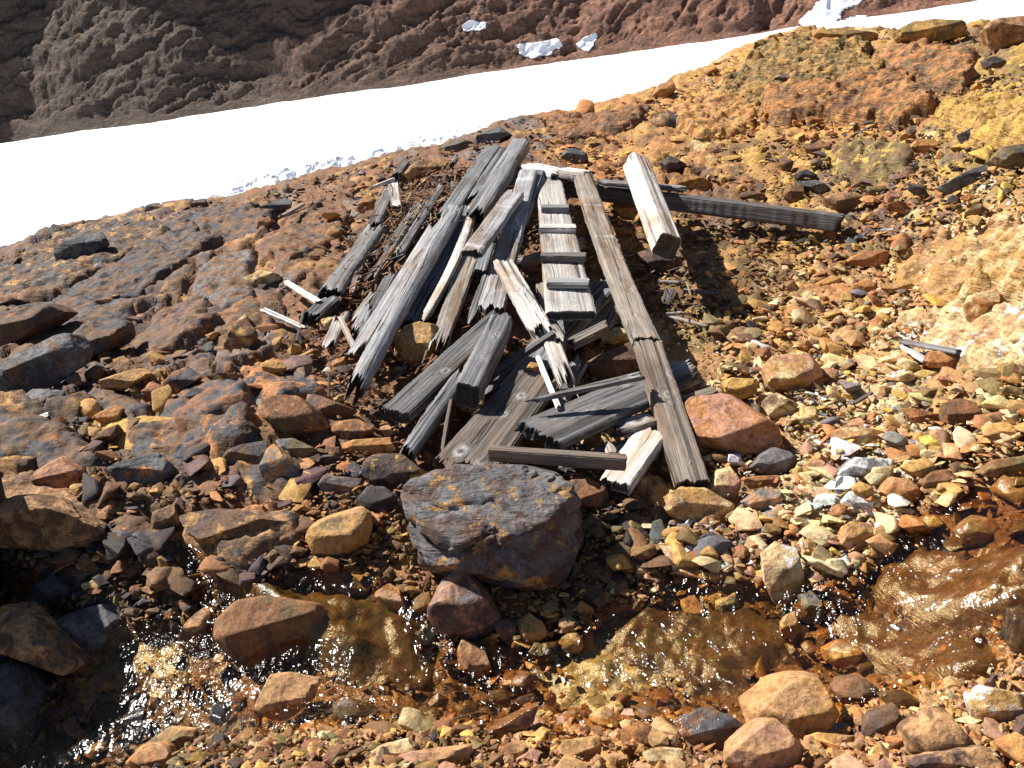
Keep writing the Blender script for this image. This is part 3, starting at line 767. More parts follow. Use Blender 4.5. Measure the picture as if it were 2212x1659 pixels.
# ------------------------------------------------------------------ placed rocks
ROCKS = []
def inpoly(u, v, P):
    r = np.zeros(np.shape(u), bool)
    j = len(P) - 1
    for i in range(len(P)):
        (xi, yi), (xj, yj) = P[i], P[j]
        c = ((yi > v) != (yj > v)) & (u < (xj - xi) * (v - yi) / (yj - yi + 1e-9) + xi)
        r ^= c; j = i
    return r
def rock(fn, pts, c1, c2, label, th=.8, name='rock', cat='rock', c3=None, wet=0.0, strata=0.0, amt=.5, lv=None, rough=.055, sink=.12, seed=None, soft=60, group=None, planes=15, ledge=0.0, dz=0.0, front=None, rf=None):
    P = np.array([fn(*p) for p in pts], float)
    seed = seed if seed is not None else len(ROCKS) * 7 + 3
    r = np.random.RandomState(seed)
    cu, cv = P.mean(0)
    x0, y0 = P.min(0); x1, y1 = P.max(0)
    vb = y1 - sink * (y1 - y0)
    base = hit(cu, vb, dz)
    dep = float((base - CAM) @ FWD)
    mw = min(x1 - x0, (y1 - y0) * 1.3) * .5 / FPX * dep
    dep_c = dep + mw * th * .3
    # silhouette planes, image-plane coordinates in metres
    s = dep_c / FPX
    Q = np.stack([(P[:, 0] - cu) * s, -(P[:, 1] - cv) * s], -1)
    area = 0.5 * np.sum(Q[:, 0] * np.roll(Q[:, 1], -1) - np.roll(Q[:, 0], -1) * Q[:, 1])
    if area < 0: Q = Q[::-1]
    T = max(mw * th, .004)
    Nn = []; H = []
    n = len(Q)
    for i in range(n):
        a = Q[i]; b = Q[(i + 1) % n]
        e = b - a; l = np.hypot(*e)
        if l < 1e-5: continue
        nn = np.array([e[1], -e[0]]) / l
        hh = float(nn @ a)
        if hh < 1e-4: continue
        tz = r.uniform(-.18, .18)
        v3 = np.array([nn[0], nn[1], tz]); ln = np.linalg.norm(v3)
        Nn.append(v3 / ln); H.append(hh / ln)
    sup = lambda d: float(np.max(Q @ d))
    # facets facing up and facing the viewer
    def add(v3, h):
        v3 = np.array(v3, float); v3 /= np.linalg.norm(v3); Nn.append(v3); H.append(h)
    hy = max(Q[:, 1].max(), 1e-3); ly = max(-Q[:, 1].min(), 1e-3); hx = np.abs(Q[:, 0]).max()
    add((r.uniform(-.25, .15), .62, .75), (.62 * hy * r.uniform(.35, .6) + .75 * T * .55))
    add((r.uniform(-.1, .3), -.25, .95), T * (front or r.uniform(.8, .95)))
    add((0, 0, -1), T)
    add((.72 + r.uniform(-.15, .15), -.12 + r.uniform(-.2, .2), .66), (.72 * hx + .66 * T) * (rf or r.uniform(.64, .8)))
    add((-.4 + r.uniform(-.15, .1), .4, .8), (.4 * hx + .3 * hy + .8 * T) * r.uniform(.62, .78))
    for k in range(planes):
        v3 = rand_dirs(1, r)[0]
        if v3[2] < 0: v3[2] *= -1 if r.rand() < .7 else 1
        ext = math.sqrt((v3[0] * hx) ** 2 + (v3[1] * .5 * (hy + ly)) ** 2 + (v3[2] * T) ** 2)
        v3[2] += .35
        add(v3, ext * r.uniform(.78, 1.05) + 1e-3)
    Nn = np.array(Nn); H = np.array(H)
    px = max(x1 - x0, y1 - y0)
    lv = lv or (6 if px > 180 else 5 if px > 60 else 4)
    D, F = ico(lv)
    # stretch directions so that samples spread over an elongated body
    S = np.array([hx, .5 * (hy + ly), T]); S = S / S.max()
    D = D * S; D /= np.linalg.norm(D, axis=1)[:, None]
    rad = hull_radius(D, Nn, H, soft)
    V = D * rad[:, None]
    k = 1.0 / max(mw, 1e-3)
    Vw = V * k
    nz = fbm(Vw[:, 0] * 1.7 + seed, Vw[:, 1] * 1.7, Vw[:, 2] * 1.7, seed, 5, .55)
    rid = 1 - np.abs(fbm(Vw[:, 0] * 1.3 + 9, Vw[:, 1] * 1.3 + seed, Vw[:, 2] * 1.3, seed + 5, 3))
    disp = rough * (nz * .8 + (rid - .7) * .5)
    if ledge:
        q = (Vw @ np.array([.18, .93, .3])) * 2.6 + .5 * nz
        disp = disp + ledge * (np.abs((q % 1) - .5) * 2) ** 4 * -.16 * (.5 + .5 * vnoise(Vw[:, 0] * 1.2, Vw[:, 1], Vw[:, 2], seed))
    V = V * (1 + disp)[:, None]
    W = V[:, :1] * RIGHT + V[:, 1:2] * UP + V[:, 2:3] * (-FWD)
    ctr = CAM + ray(cu, cv) * dep_c
    Wd = W + ctr
    bz = float(base_z(ctr[0:1], ctr[1:2])[0])
    org = np.array([ctr[0], ctr[1], bz])
    m = rock_mat(c1, c2, wet, strata, c3, amt)
    o = np_mesh(name, Wd - org, F, m, smooth=True, loc=org)
    try:
        me = o.data
        ang = math.radians(27)
        me.set_sharp_from_angle(angle=ang)
    except Exception: pass
    tag(o, label, cat, group, kind='thing')
    ROCKS.append(dict(P=[tuple(p) for p in P], o=o))
    return o
OUT = dict(name='rock_outcrop', cat='outcrop')
# --- foreground and middle
rock(F_, [(864, 1070), (898, 1030), (980, 1004), (1130, 1002), (1212, 1022), (1256, 1100), (1262, 1180), (1228, 1250), (1100, 1286), (990, 1262), (905, 1236), (888, 1150)], 'grey', 'purple', 'biggest grey boulder with ochre crust at the foot of the timber heap', th=.8, name='boulder', cat='boulder', c3='ochre', wet=.1, strata=1.3, ledge=1.6, amt=.42, rough=.06, sink=.04, planes=6, soft=110, rf=.62, dz=.01)
rock(F_, [(925, 1330), (938, 1280), (962, 1245), (988, 1227), (1012, 1240), (1046, 1275), (1088, 1332), (1074, 1366), (1000, 1386), (950, 1366)], 'purple', 'pink', 'purple cone shaped rock standing in front of the big boulder', c3='grey', th=.8, rough=.03)
rock(RF, [(280, 600), (400, 488), (445, 590), (525, 640), (500, 690), (400, 722), (305, 680)], 'pink', 'tan', 'cube shaped pinkish stone left of the purple cone rock', th=.9)
rock(RF, [(85, 520), (200, 500), (270, 540), (250, 600), (170, 622), (95, 600)], 'purple', 'brown', 'dull purple stone at the far left of the stream slab edge', th=.9)
rock(RF, [(770, 950), (820, 862), (920, 880), (945, 955), (1050, 1005), (1062, 1070), (960, 1112), (860, 1100), (780, 1040)], 'tan', 'rust', 'brown block half in the water below the purple cone rock', th=.9, c3='brown')
rock(RF, [(985, 775), (1080, 768), (1137, 782), (1130, 885), (1070, 910), (1020, 850)], 'purple', 'rust', 'small purple stone directly right of the purple cone rock', th=.8)
rock(RF, [(1133, 775), (1210, 722), (1290, 775), (1322, 848), (1260, 892), (1170, 910)], 'ochre', 'tan', 'yellow brown block in the row of stones at the water edge', th=.8, c3='olive')
rock(RF, [(1378, 890), (1440, 850), (1512, 850), (1536, 925), (1500, 960), (1430, 962)], 'ochre', 'olive', 'speckled olive yellow stone at the right end of the small row', th=.8)
rock(RF, [(1380, 765), (1450, 738), (1512, 780), (1480, 850), (1390, 852)], 'tan', 'olive', 'tan stone above the speckled olive stone', th=.8)
rock(RF, [(1485, 690), (1530, 650), (1590, 688), (1615, 740), (1530, 745)], 'orange', 'rust', 'little orange rust stone above the row at the water edge', th=.8)
rock(RF, [(1205, 905), (1380, 900), (1372, 1000), (1290, 1020), (1200, 1018)], 'olive', 'dark', 'dark wet stone below the yellow brown block', th=.7, wet=1.0)
rock(RF, [(650, 905), (700, 880), (765, 900), (755, 950), (690, 965)], 'amber', 'orange', 'small amber wet stone at the foot of the purple cone rock', th=.8, wet=1.0)
rock(RF, [(20, 1275), (90, 1236), (200, 1272), (262, 1325), (150, 1402), (45, 1375)], 'grey', 'brown', 'grey stone with a wet face right of the pale angular stone', th=.9)
rock(RF, [(920, 1480), (1000, 1405), (1130, 1335), (1272, 1268), (1240, 1370), (1180, 1425), (1000, 1502)], 'rust', 'orange', 'long shining rust red stone lying in the stream', th=.5, wet=1.0)
rock(RF, [(1070, 1290), (1150, 1232), (1262, 1203), (1235, 1270), (1120, 1312)], 'purple', 'rust', 'small wet purple stone behind the long shining rust stone', th=.6, wet=1.0)
rock(RF, [(960, 1200), (1030, 1188), (1100, 1220), (1085, 1290), (990, 1292)], 'rust', 'amber', 'wet brown stone breaking the water beside the sparkling run', th=.7, wet=1.0)
rock(RF, [(1380, 1565), (1420, 1492), (1640, 1478), (1652, 1590), (1500, 1625)], 'tan', 'ochre', 'flat tan stone on the near bank in the middle', th=.6)
rock(RF, [(200, 1605), (300, 1532), (480, 1488), (515, 1540), (420, 1582), (340, 1625)], 'tan', 'cream', 'pale flat slab leaning on the near bank, left of middle', th=.5)
rock(RF, [(370, 1628), (430, 1580), (650, 1545), (862, 1518), (865, 1600), (640, 1650), (450, 1660)], 'tan', 'pink', 'long pinkish tan slab on the near bank', th=.6, c3='rust')
rock(RF, [(990, 1592), (1080, 1520), (1190, 1498), (1160, 1570), (1060, 1625)], 'tan', 'rust', 'wedge shaped tan stone right of the long near bank slab', th=.6)
rock(RF, [(1130, 1602), (1230, 1548), (1285, 1562), (1245, 1622), (1165, 1645)], 'pink', 'tan', 'little pink wedge stone on the near bank', th=.6)
rock(RF, [(1650, 1605), (1720, 1578), (1825, 1600), (1785, 1645), (1680, 1655)], 'rust', 'tan', 'rust stone at the bottom edge left of the two big round rocks', th=.6)
rock(RF, [(1880, 1570), (1990, 1540), (2140, 1550), (2170, 1640), (1960, 1680)], 'tan', 'cream', 'flat cream tan stone at the bottom edge touching the big pink rock', th=.5)
rock(RE, [(1537, 1372), (1558, 1235), (1620, 1112), (1700, 1104), (1920, 1150), (1902, 1230), (1780, 1330), (1662, 1402)], 'tan', 'ochre', 'bright angular tan stone standing at the near edge of the stream', th=.5, c3='rust', amt=.3, rough=.025)
rock(RE, [(348, 800), (380, 740), (520, 690), (680, 658), (742, 700), (765, 830), (630, 930), (500, 956), (400, 900)], 'grey', 'slate', 'smooth blue grey block above the amber pool at the lower left', th=.9, rough=.02)
rock(RE, [(208, 560), (240, 480), (285, 452), (330, 475), (470, 560), (492, 600), (400, 642), (300, 656), (222, 610)], 'slate', 'dark', 'dark blue grey lump left of and above the smooth grey block', th=.8)
rock(F_, [(462, 1345), (500, 1302), (570, 1288), (690, 1304), (728, 1330), (722, 1400), (650, 1452), (525, 1458), (485, 1405)], 'brown', 'rust', 'dark brown stone ledge with a black shaded face beside the stream', th=1.0, c3='olive', rough=.05, amt=.6, name='boulder', cat='boulder', seed=21, front=.42, wet=.3)
rock(RE, [(1085, 850), (1140, 762), (1210, 700), (1272, 722), (1250, 830), (1180, 930), (1100, 962)], 'brown', 'tan', 'brown upright stone between the amber pool and the small cascade', th=.7)
rock(RE, [(1838, 270), (1880, 190), (1990, 142), (2180, 90), (2235, 125), (2255, 195), (2200, 370), (2050, 402), (1890, 362)], 'ochre', 'tan', 'large ochre rock left of the biggest boulder', th=.85, c3='olive', rough=.05)
rock(RE, [(-120, 720), (0, 690), (110, 690), (250, 760), (430, 920), (550, 1050), (605, 1185), (560, 1230), (300, 1180), (0, 900), (-120, 850)], 'brown', 'tan', 'cracked brown ledge sloping to the dark corner at the lower left', th=.5, c3='slate', **OUT)
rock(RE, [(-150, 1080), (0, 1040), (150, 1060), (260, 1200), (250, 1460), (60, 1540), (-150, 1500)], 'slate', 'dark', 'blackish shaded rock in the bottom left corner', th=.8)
rock(RE, [(-160, 30), (0, 18), (200, 8), (400, 88), (620, 200), (625, 285), (430, 355), (200, 345), (-160, 335)], 'brown', 'tan', 'overhanging brown ledge with a black underside at the left edge', th=1.1, strata=.6, ledge=.6, front=.4, dz=.05, **OUT)
rock(RE, [(915, 115), (1050, 60), (1082, 180), (1000, 245), (922, 242)], 'tan', 'brown', 'tan block with a shaded face above the small cascade', th=.8)
rock(RE, [(1440, 105), (1500, 80), (1580, 80), (1612, 130), (1560, 162), (1450, 146)], 'orange', 'tan', 'orange stone resting on the low slab left of the ochre rock', th=.7)
rock(RE, [(1060, 130), (1300, 80), (1560, 130), (1760, 150), (1752, 260), (1600, 335), (1300, 335), (1130, 230)], 'brown', 'purple', 'broad low slab under the resting orange stone', th=.5, c3='ochre', strata=.5, ledge=.4, **OUT)
rock(RE, [(490, 545), (580, 520), (632, 570), (600, 612), (520, 592)], 'ochre', 'cream', 'small ochre stone right of the dark blue grey lump', th=.7)
rock(RE, [(750, 1625), (870, 1522), (990, 1505), (1042, 1560), (1042, 1670), (800, 1690)], 'tan', 'orange', 'ridged tan stone cut by the bottom edge at the left', th=.8)
rock(RE, [(800, 1570), (1020, 1422), (1180, 1432), (1150, 1500), (1050, 1565), (900, 1600)], 'tan', 'olive', 'flat tan ledge behind the ridged stone at the lower left', th=.4)
rock(RE, [(460, 440), (500, 340), (560, 400), (625, 480), (560, 510)], 'tan', 'brown', 'leaning tan slab above the dark lumps on the left', th=.4)
rock(RE, [(780, 560), (860, 550), (850, 640), (800, 650)], 'brown', 'rust', 'small brown stone in the pebbly patch right of the grey block', th=.8)
# right lower
rock(RG, [(538, 1300), (620, 1220), (780, 1140), (900, 1105), (990, 1118), (1035, 1205), (1100, 1310), (1090, 1400), (900, 1485), (700, 1470), (545, 1420)], 'tan', 'ochre', 'big rounded tan rock, the upper of two, at the lower right', th=.75, c3='orange', name='boulder', cat='boulder', amt=.4)
rock(RG, [(362, 1535), (480, 1470), (540, 1425), (620, 1360), (720, 1352), (800, 1440), (885, 1550), (885, 1650), (700, 1710), (450, 1700), (380, 1610)], 'pink', 'tan', 'big pinkish round rock at the bottom edge, the lower of two', th=.7, name='boulder', cat='boulder', c3='ochre', amt=.6)
rock(RG, [(1055, 1182), (1150, 1122), (1250, 1114), (1322, 1190), (1310, 1290), (1200, 1312), (1075, 1245)], 'rust', 'brown', 'rust brown round stone right of the upper big tan rock', th=.8)
rock(RG, [(1338, 1225), (1400, 1175), (1460, 1185), (1592, 1260), (1562, 1312), (1400, 1302)], 'rust', 'amber', 'low rust stone at the stream edge beside the rust brown round stone', th=.7, wet=1.0)
rock(RG, [(1218, 1440), (1260, 1345), (1440, 1280), (1475, 1380), (1405, 1455), (1240, 1505)], 'purple', 'brown', 'angular purple stone in front of the rust stones at the lower right', th=.6, rough=.02)
rock(RG, [(1868, 1240), (1960, 1172), (2080, 1185), (2202, 1212), (2192, 1330), (2080, 1425), (1900, 1372)], 'white', 'ochre', 'white and ochre blotched boulder at the right edge of the stream', th=.8, c3='olive', amt=.55)
rock(RG, [(1508, 1445), (1600, 1385), (1700, 1335), (1775, 1348), (1845, 1440), (1915, 1550), (1700, 1640), (1520, 1610)], 'tan', 'brown', 'peaked tan rock at the bottom right', th=.7)
rock(RG, [(1500, 1605), (1700, 1570), (2000, 1545), (2175, 1620), (2110, 1710), (1500, 1710)], 'purple', 'tan', 'purple brown slab along the bottom edge at the right', th=.6)
rock(RG, [(2050, 1525), (2220, 1470), (2330, 1560), (2300, 1680), (2140, 1610)], 'ochre', 'orange', 'ochre rock cut by the bottom right corner', th=.7)
rock(RG, [(2120, 1500), (2200, 1360), (2330, 1300), (2330, 1470)], 'purple', 'brown', 'purple stone at the right edge above the corner rock', th=.7)
rock(RG, [(1000, 905), (1090, 895), (1230, 940), (1245, 1020), (1135, 1062), (1010, 1015)], 'orange', 'ochre', 'orange stone with a cream top sitting in the stream', th=.8, c3='cream')
rock(RG, [(738, 790), (790, 735), (832, 718), (852, 840), (795, 912), (742, 860)], 'tan', 'ochre', 'upright tan stone at the edge of the wet slab', th=.6)
rock(RG, [(1795, 225), (1890, 150), (2000, 148), (2062, 200), (1960, 335), (1820, 312)], 'ochre', 'orange', 'orange wet hump where the stream enters at the right', th=.8, wet=1.0)
rock(RG, [(865, 625), (950, 600), (992, 680), (1012, 780), (872, 792)], 'grey', 'olive', 'grey stone at the lower tip of the white pebbles', th=.7)
rock(RG, [(350, 660), (470, 598), (492, 680), (420, 732), (352, 712)], 'cream', 'grey', 'cream lump standing just above the wet slab', th=.8)
rock(RG, [(128, 650), (230, 620), (312, 740), (285, 812), (200, 812)], 'rust', 'tan', 'rust stone overlapping the upper edge of the wet slab', th=.7)
rock(RG, [(628, 370), (720, 300), (840, 335), (905, 560), (855, 665), (720, 692), (645, 560)], 'cream', 'tan', 'tall cream slab carrying white pebbles near the stream', th=.5, c3='white')
rock(RG, [(1075, 335), (1150, 168), (1305, 190), (1292, 300), (1160, 362)], 'pink', 'ochre', 'pink and ochre slab at the head of the sparkling falls', th=.5)
rock(RG, [(890, 1485), (1000, 1450), (1215, 1470), (1190, 1525), (930, 1545)], 'ochre', 'tan', 'ochre stone in the gap below the upper big tan rock', th=.6)
rock(RG, [(950, 1400), (1180, 1390), (1190, 1450), (940, 1460)], 'grey', 'slate', 'grey stone shaded by the upper big tan rock', th=.6)
rock(RG, [(2130, 700), (2330, 600), (2330, 1000), (2200, 1010), (2110, 900)], 'dark', 'amber', 'black amber wet rock at the right edge of the falls', th=.7, wet=1.0)
rock(RG, [(90, 1380), (250, 1310), (480, 1330), (540, 1400), (400, 1560), (230, 1560)], 'grey', 'orange', 'wet grey and orange slab left of the big pink rock', th=.4, wet=1.0)
# right middle
rock(RD, [(155, 945), (220, 890), (380, 878), (560, 920), (680, 980), (702, 1060), (765, 1100), (832, 1190), (795, 1222), (660, 1252), (500, 1272), (360, 1242), (230, 1182), (180, 1080)], 'orange', 'pink', 'big smooth orange boulder at the foot of the long plank', th=.75, name='boulder', cat='boulder', c3='rust', amt=.5, rough=.025, sink=.08)
rock(RD, [(628, 725), (700, 652), (880, 638), (980, 690), (1003, 765), (930, 840), (790, 892), (660, 852)], 'ochre', 'pink', 'pink topped block above the big orange boulder', th=.8, c3='cream', rough=.02)
rock(RD, [(553, 1335), (620, 1260), (710, 1208), (800, 1240), (872, 1330), (792, 1382), (640, 1372)], 'purple', 'grey', 'dark purple faceted rock below the big orange boulder', th=.7, rough=.02)
rock(RD, [(398, 835), (450, 790), (600, 800), (602, 900), (500, 922), (410, 882)], 'ochre', 'yellow', 'ochre block just behind the big orange boulder', th=.8)
rock(RD, [(600, 912), (720, 880), (852, 950), (785, 1050), (690, 1055)], 'brown', 'cream', 'crumbly brown rock between the pink topped block and the orange boulder', th=.7)
rock(RD, [(1608, 690), (1640, 640), (1760, 613), (1835, 740), (1805, 772), (1640, 722)], 'rust', 'orange', 'rust stone holding the curved cream strip at the far right', th=.8)
rock(RD, [(1718, 1000), (1730, 940), (1830, 913), (1920, 940), (1955, 1060), (1830, 1092), (1730, 1062)], 'brown', 'rust', 'brown round rock alone in the pale rubble at the right', th=.8)
rock(RD, [(1475, 980), (1540, 972), (1700, 1010), (1765, 1080), (1540, 1062)], 'orange', 'rust', 'orange wedge left of the brown round rock', th=.6)
rock(RD, [(1350, 1480), (1430, 1390), (1520, 1400), (1605, 1480), (1562, 1552), (1400, 1522)], 'orange', 'tan', 'orange rock right of the chalk white stone', th=.7)
rock(RD, [(1575, 1425), (1660, 1360), (1780, 1348), (1815, 1400), (1692, 1470), (1620, 1482)], 'rust', 'brown', 'flat rust rock up and right of the orange one', th=.6)
rock(RD, [(1168, 1455), (1230, 1420), (1302, 1450), (1302, 1502), (1190, 1512)], 'ochre', 'rust', 'round ochre stone sitting on the chalk white stone', th=.8, dz=.03)
rock(RD, [(1100, 1545), (1170, 1470), (1230, 1500), (1340, 1545), (1290, 1600), (1150, 1600)], 'white', 'cream', 'chalk white stone in the pale rubble near the stream', th=.6)
rock(RD, [(318, 1455), (360, 1370), (450, 1338), (512, 1420), (482, 1522), (370, 1502)], 'cream', 'pink', 'cream and pink stone right of the long plank foot', th=.8)
rock(RD, [(498, 1400), (600, 1385), (742, 1380), (742, 1430), (560, 1462)], 'rust', 'orange', 'flat rust stone right of the cream and pink stone', th=.5)
rock(RD, [(498, 1545), (640, 1460), (742, 1460), (745, 1570), (620, 1602)], 'tan', 'grey', 'tan slab below the flat rust stone', th=.5)
rock(RD, [(0, 1520), (100, 1450), (280, 1455), (480, 1560), (480, 1640), (300, 1680), (60, 1620)], 'tan', 'ochre', 'broad mottled ochre slab below the foot of the long plank', th=.5, c3='cream')
rock(RD, [(1135, 95), (1180, 60), (1280, 18), (1390, 20), (1412, 80), (1350, 120), (1190, 122)], 'orange', 'rust', 'smooth orange brown rock on the middle right slope', th=.7, rough=.02)
rock(RD, [(1190, 225), (1250, 200), (1330, 220), (1322, 272), (1230, 290)], 'rust', 'orange', 'small rust stone below the smooth orange brown rock', th=.8)
rock(RD, [(1335, 242), (1500, 198), (1542, 240), (1500, 282), (1400, 280)], 'ochre', 'tan', 'ochre wedge right of the small rust stone', th=.7)
rock(RD, [(935, 235), (1060, 170), (1112, 190), (1092, 230), (1000, 262)], 'ochre', 'orange', 'yellow orange stone left of the small rust stone', th=.7)
rock(RD, [(1828, 360), (1900, 290), (2060, 250), (2112, 340), (2020, 420), (1980, 520), (1855, 450)], 'cream', 'orange', 'cream and orange broken block below the large bank', th=.5, rough=.06, **OUT)
rock(RD, [(838, 1060), (880, 962), (960, 960), (982, 1070), (872, 1092)], 'cream', 'yellow', 'cream block up and right of the purple faceted rock', th=.8)
rock(RD, [(990, 1190), (1100, 1100), (1280, 1080), (1450, 1140), (1300, 1200), (1080, 1205)], 'tan', 'orange', 'flat striped tan slab in the pale rubble', th=.4, c3='cream')
rock(RD, [(1070, 1372), (1200, 1272), (1430, 1290), (1440, 1340), (1130, 1420)], 'white', 'grey', 'white and grey banded slab above the chalk white stone', th=.5)
rock(RD, [(1930, 1370), (2030, 1290), (2240, 1260), (2240, 1370), (2050, 1400)], 'olive', 'rust', 'dull brown rock at the right edge above the stream', th=.5)
rock(RD, [(1540, 770), (1600, 740), (1700, 760), (1690, 800), (1590, 820)], 'cream', 'yellow', 'pale yellow stone under the rust stone holding the strip', th=.7)
# upper right
rock(RB, [(1530, 885), (1560, 842), (1680, 838), (1702, 880), (1620, 922), (1560, 922)], 'orange', 'ochre', 'orange rounded stone high on the right slope', th=.8)
rock(RB, [(1830, 805), (1900, 770), (1990, 768), (2022, 840), (1940, 882), (1860, 862)], 'dark', 'slate', 'blackish rock at the right below the yellow ledge', th=.8)
rock(RB, [(1958, 365), (2040, 333), (2112, 400), (2065, 432), (1970, 422)], 'dark', 'purple', 'black round rock high at the right edge', th=.8)
rock(RB, [(1435, 185), (1560, 120), (1700, 123), (1830, 150), (1905, 200), (1700, 260), (1440, 250)], 'olive', 'ochre', 'domed yellow brown hump on the skyline', th=.9, rough=.05, sink=.2, dz=.03, **OUT)
rock(RB, [(1910, 215), (2030, 132), (2240, 98), (2400, 120), (2400, 290), (1980, 320)], 'tan', 'rust', 'steep tan outcrop at the top right corner', th=.9, rough=.06, sink=.2, dz=.03, **OUT)
rock(RB, [(925, 190), (1100, 168), (1300, 200), (1385, 230), (1150, 280), (940, 260)], 'ochre', 'olive', 'low ochre hump on the skyline left of the domed hump', th=.8, rough=.05, sink=.2, dz=.03, **OUT)
rock(RB, [(905, 300), (1000, 222), (1165, 230), (1145, 335), (950, 352)], 'orange', 'ochre', 'orange hump just below the low ochre skyline hump', th=.7, rough=.05)
rock(RB, [(618, 545), (740, 452), (832, 424), (822, 470), (640, 572)], 'grey', 'brown', 'grey leaning slab above the long rusty ledge', th=.4)
rock(RB, [(890, 505), (1050, 458), (1035, 502), (940, 532)], 'tan', 'brown', 'flat tan slab right of the grey leaning slab', th=.4)
rock(RB, [(523, 385), (560, 370), (612, 410), (592, 437), (530, 432)], 'purple', 'rust', 'small purple block near the skyline above the snow edge', th=.8)
rock(RB, [(308, 575), (372, 513), (435, 560), (400, 582)], 'orange', 'tan', 'orange wedge below the small purple skyline block', th=.7)
rock(RB, [(-40, 600), (0, 515), (100, 488), (108, 545), (50, 605)], 'orange', 'tan', 'orange rock standing against the snow at the ridge', th=.8)
rock(RB, [(-40, 720), (60, 662), (140, 720), (200, 775), (160, 805), (10, 785)], 'slate', 'tan', 'grey and tan boulder below the orange ridge rock', th=.8)
rock(RB, [(310, 765), (370, 740), (472, 750), (472, 800), (400, 806)], 'orange', 'ochre', 'orange oval stone on the yellow upper slope', th=.7)
rock(RB, [(890, 702), (1030, 700), (1005, 752), (900, 752)], 'rust', 'orange', 'flat rust stone under the long rusty ledge', th=.6)
rock(RB, [(890, 862), (1060, 868), (1062, 920), (950, 942), (892, 902)], 'purple', 'rust', 'purple block in the middle of the upper slope', th=.7)
rock(RB, [(738, 950), (825, 975), (805, 1042), (750, 1022)], 'rust', 'purple', 'dark red wedge left below the purple block', th=.7)
rock(RB, [(828, 1050), (900, 1018), (975, 1068), (960, 1092), (840, 1085)], 'slate', 'dark', 'dark grey stone above the long grey one', th=.8)
rock(RB, [(838, 1095), (960, 1085), (1065, 1148), (1000, 1172), (850, 1122)], 'grey', 'slate', 'long grey stone behind the end of the long dark beam', th=.6)
rock(RB, [(488, 1180), (540, 1150), (650, 1170), (668, 1212), (500, 1205)], 'rust', 'purple', 'dull red stone tucked behind the long dark beam', th=.8)
rock(RB, [(760, 1180), (790, 1118), (885, 1114), (895, 1200), (800, 1228)], 'rust', 'brown', 'dark red block right of the dull red stone by the beam', th=.8)
rock(RB, [(998, 1195), (1080, 1165), (1180, 1160), (1255, 1200), (1140, 1302), (1080, 1292)], 'brown', 'tan', 'brown angular rock at the right end of the long dark beam', th=.7)
rock(RB, [(1250, 1125), (1380, 1118), (1365, 1182), (1280, 1172)], 'slate', 'olive', 'slate stone right of the brown angular rock', th=.7)
rock(RB, [(1378, 1150), (1490, 1150), (1440, 1225), (1382, 1235)], 'rust', 'pink', 'red stone next to the slate stone', th=.7)
rock(RB, [(10, 970), (80, 938), (175, 990), (155, 1052), (60, 1042)], 'purple', 'dark', 'dark purple stone behind the square timber', th=.8)
rock(RB, [(200, 1015), (290, 1000), (305, 1060), (240, 1070)], 'purple', 'brown', 'smaller purple stone right of the dark purple stone', th=.8)
rock(RB, [(40, 1060), (200, 1050), (340, 1100), (340, 1170), (120, 1160), (50, 1110)], 'rust', 'ochre', 'broad rust rock just behind the long dark beam', th=.5)
rock(RB, [(1690, 1130), (1850, 1040), (1990, 988), (2005, 1050), (1770, 1165)], 'slate', 'grey', 'slate grey slab slanting on the right slope', th=.4)
rock(RB, [(1990, 980), (2080, 890), (2240, 860), (2330, 900), (2330, 1010), (2120, 1010)], 'olive', 'slate', 'grey olive rock at the right edge above the orange bank', th=.6)
rock(RB, [(1000, 1425), (1040, 1368), (1092, 1420), (1045, 1452)], 'rust', 'orange', 'small red pyramid below the end of the long dark beam', th=.8)
rock(RB, [(820, 1465), (900, 1428), (935, 1460), (860, 1485)], 'olive', 'slate', 'grey green stone in the fine gravel below the beam', th=.8)
rock(RB, [(1170, 380), (1210, 358), (1265, 385), (1240, 420), (1180, 420)], 'dark', 'slate', 'black stone near the centre of the top slope', th=.8)
rock(RB, [(370, 1040), (400, 1050), (420, 1100), (395, 1125), (372, 1090)], 'cream', 'yellow', 'small upright cream stone above the beam', th=.8)
# left side
rock(RC, [(-120, 620), (-120, 560), (0, 500), (300, 332), (430, 320), (442, 380), (392, 452), (100, 605), (0, 672)], 'brown', 'purple', 'long dark brown slab at the left edge', th=.4, rough=.03, **OUT)
rock(RC, [(-120, 880), (-100, 760), (100, 650), (250, 535), (420, 520), (560, 560), (500, 720), (300, 855), (100, 900)], 'slate', 'grey', 'large pale grey slab on the left slope', th=.35, strata=.6, c3='brown', rough=.04, **OUT)
rock(RC, [(420, 705), (520, 560), (700, 430), (780, 458), (792, 520), (700, 600), (480, 722)], 'brown', 'slate', 'brown jutting slab overhanging a black shadow on the left', th=.55, rough=.03, **OUT)
rock(RC, [(588, 835), (640, 790), (800, 740), (882, 718), (912, 760), (830, 830), (720, 882), (600, 884)], 'ochre', 'tan', 'ochre loaf shaped rock below the jutting brown slab', th=.7)
rock(RC, [(150, 905), (190, 860), (380, 868), (402, 950), (330, 992), (200, 1002)], 'slate', 'grey', 'blue grey boulder at the far left', th=.8)
rock(RC, [(410, 900), (500, 870), (580, 920), (500, 975), (420, 950)], 'brown', 'rust', 'brown lump right of the blue grey boulder', th=.8)
rock(RC, [(160, 1045), (280, 1000), (302, 1025), (200, 1075)], 'white', 'grey', 'small bright white grey stone below the blue grey boulder', th=.6)
rock(RC, [(568, 1020), (680, 958), (732, 980), (732, 1042), (620, 1082)], 'orange', 'ochre', 'orange stone beside the patch of ochre sand', th=.8)
rock(RC, [(200, 1405), (232, 1340), (362, 1273), (500, 1340), (572, 1412), (430, 1452), (250, 1462)], 'rust', 'pink', 'rust red pyramid rock at the left', th=.7, rough=.02)
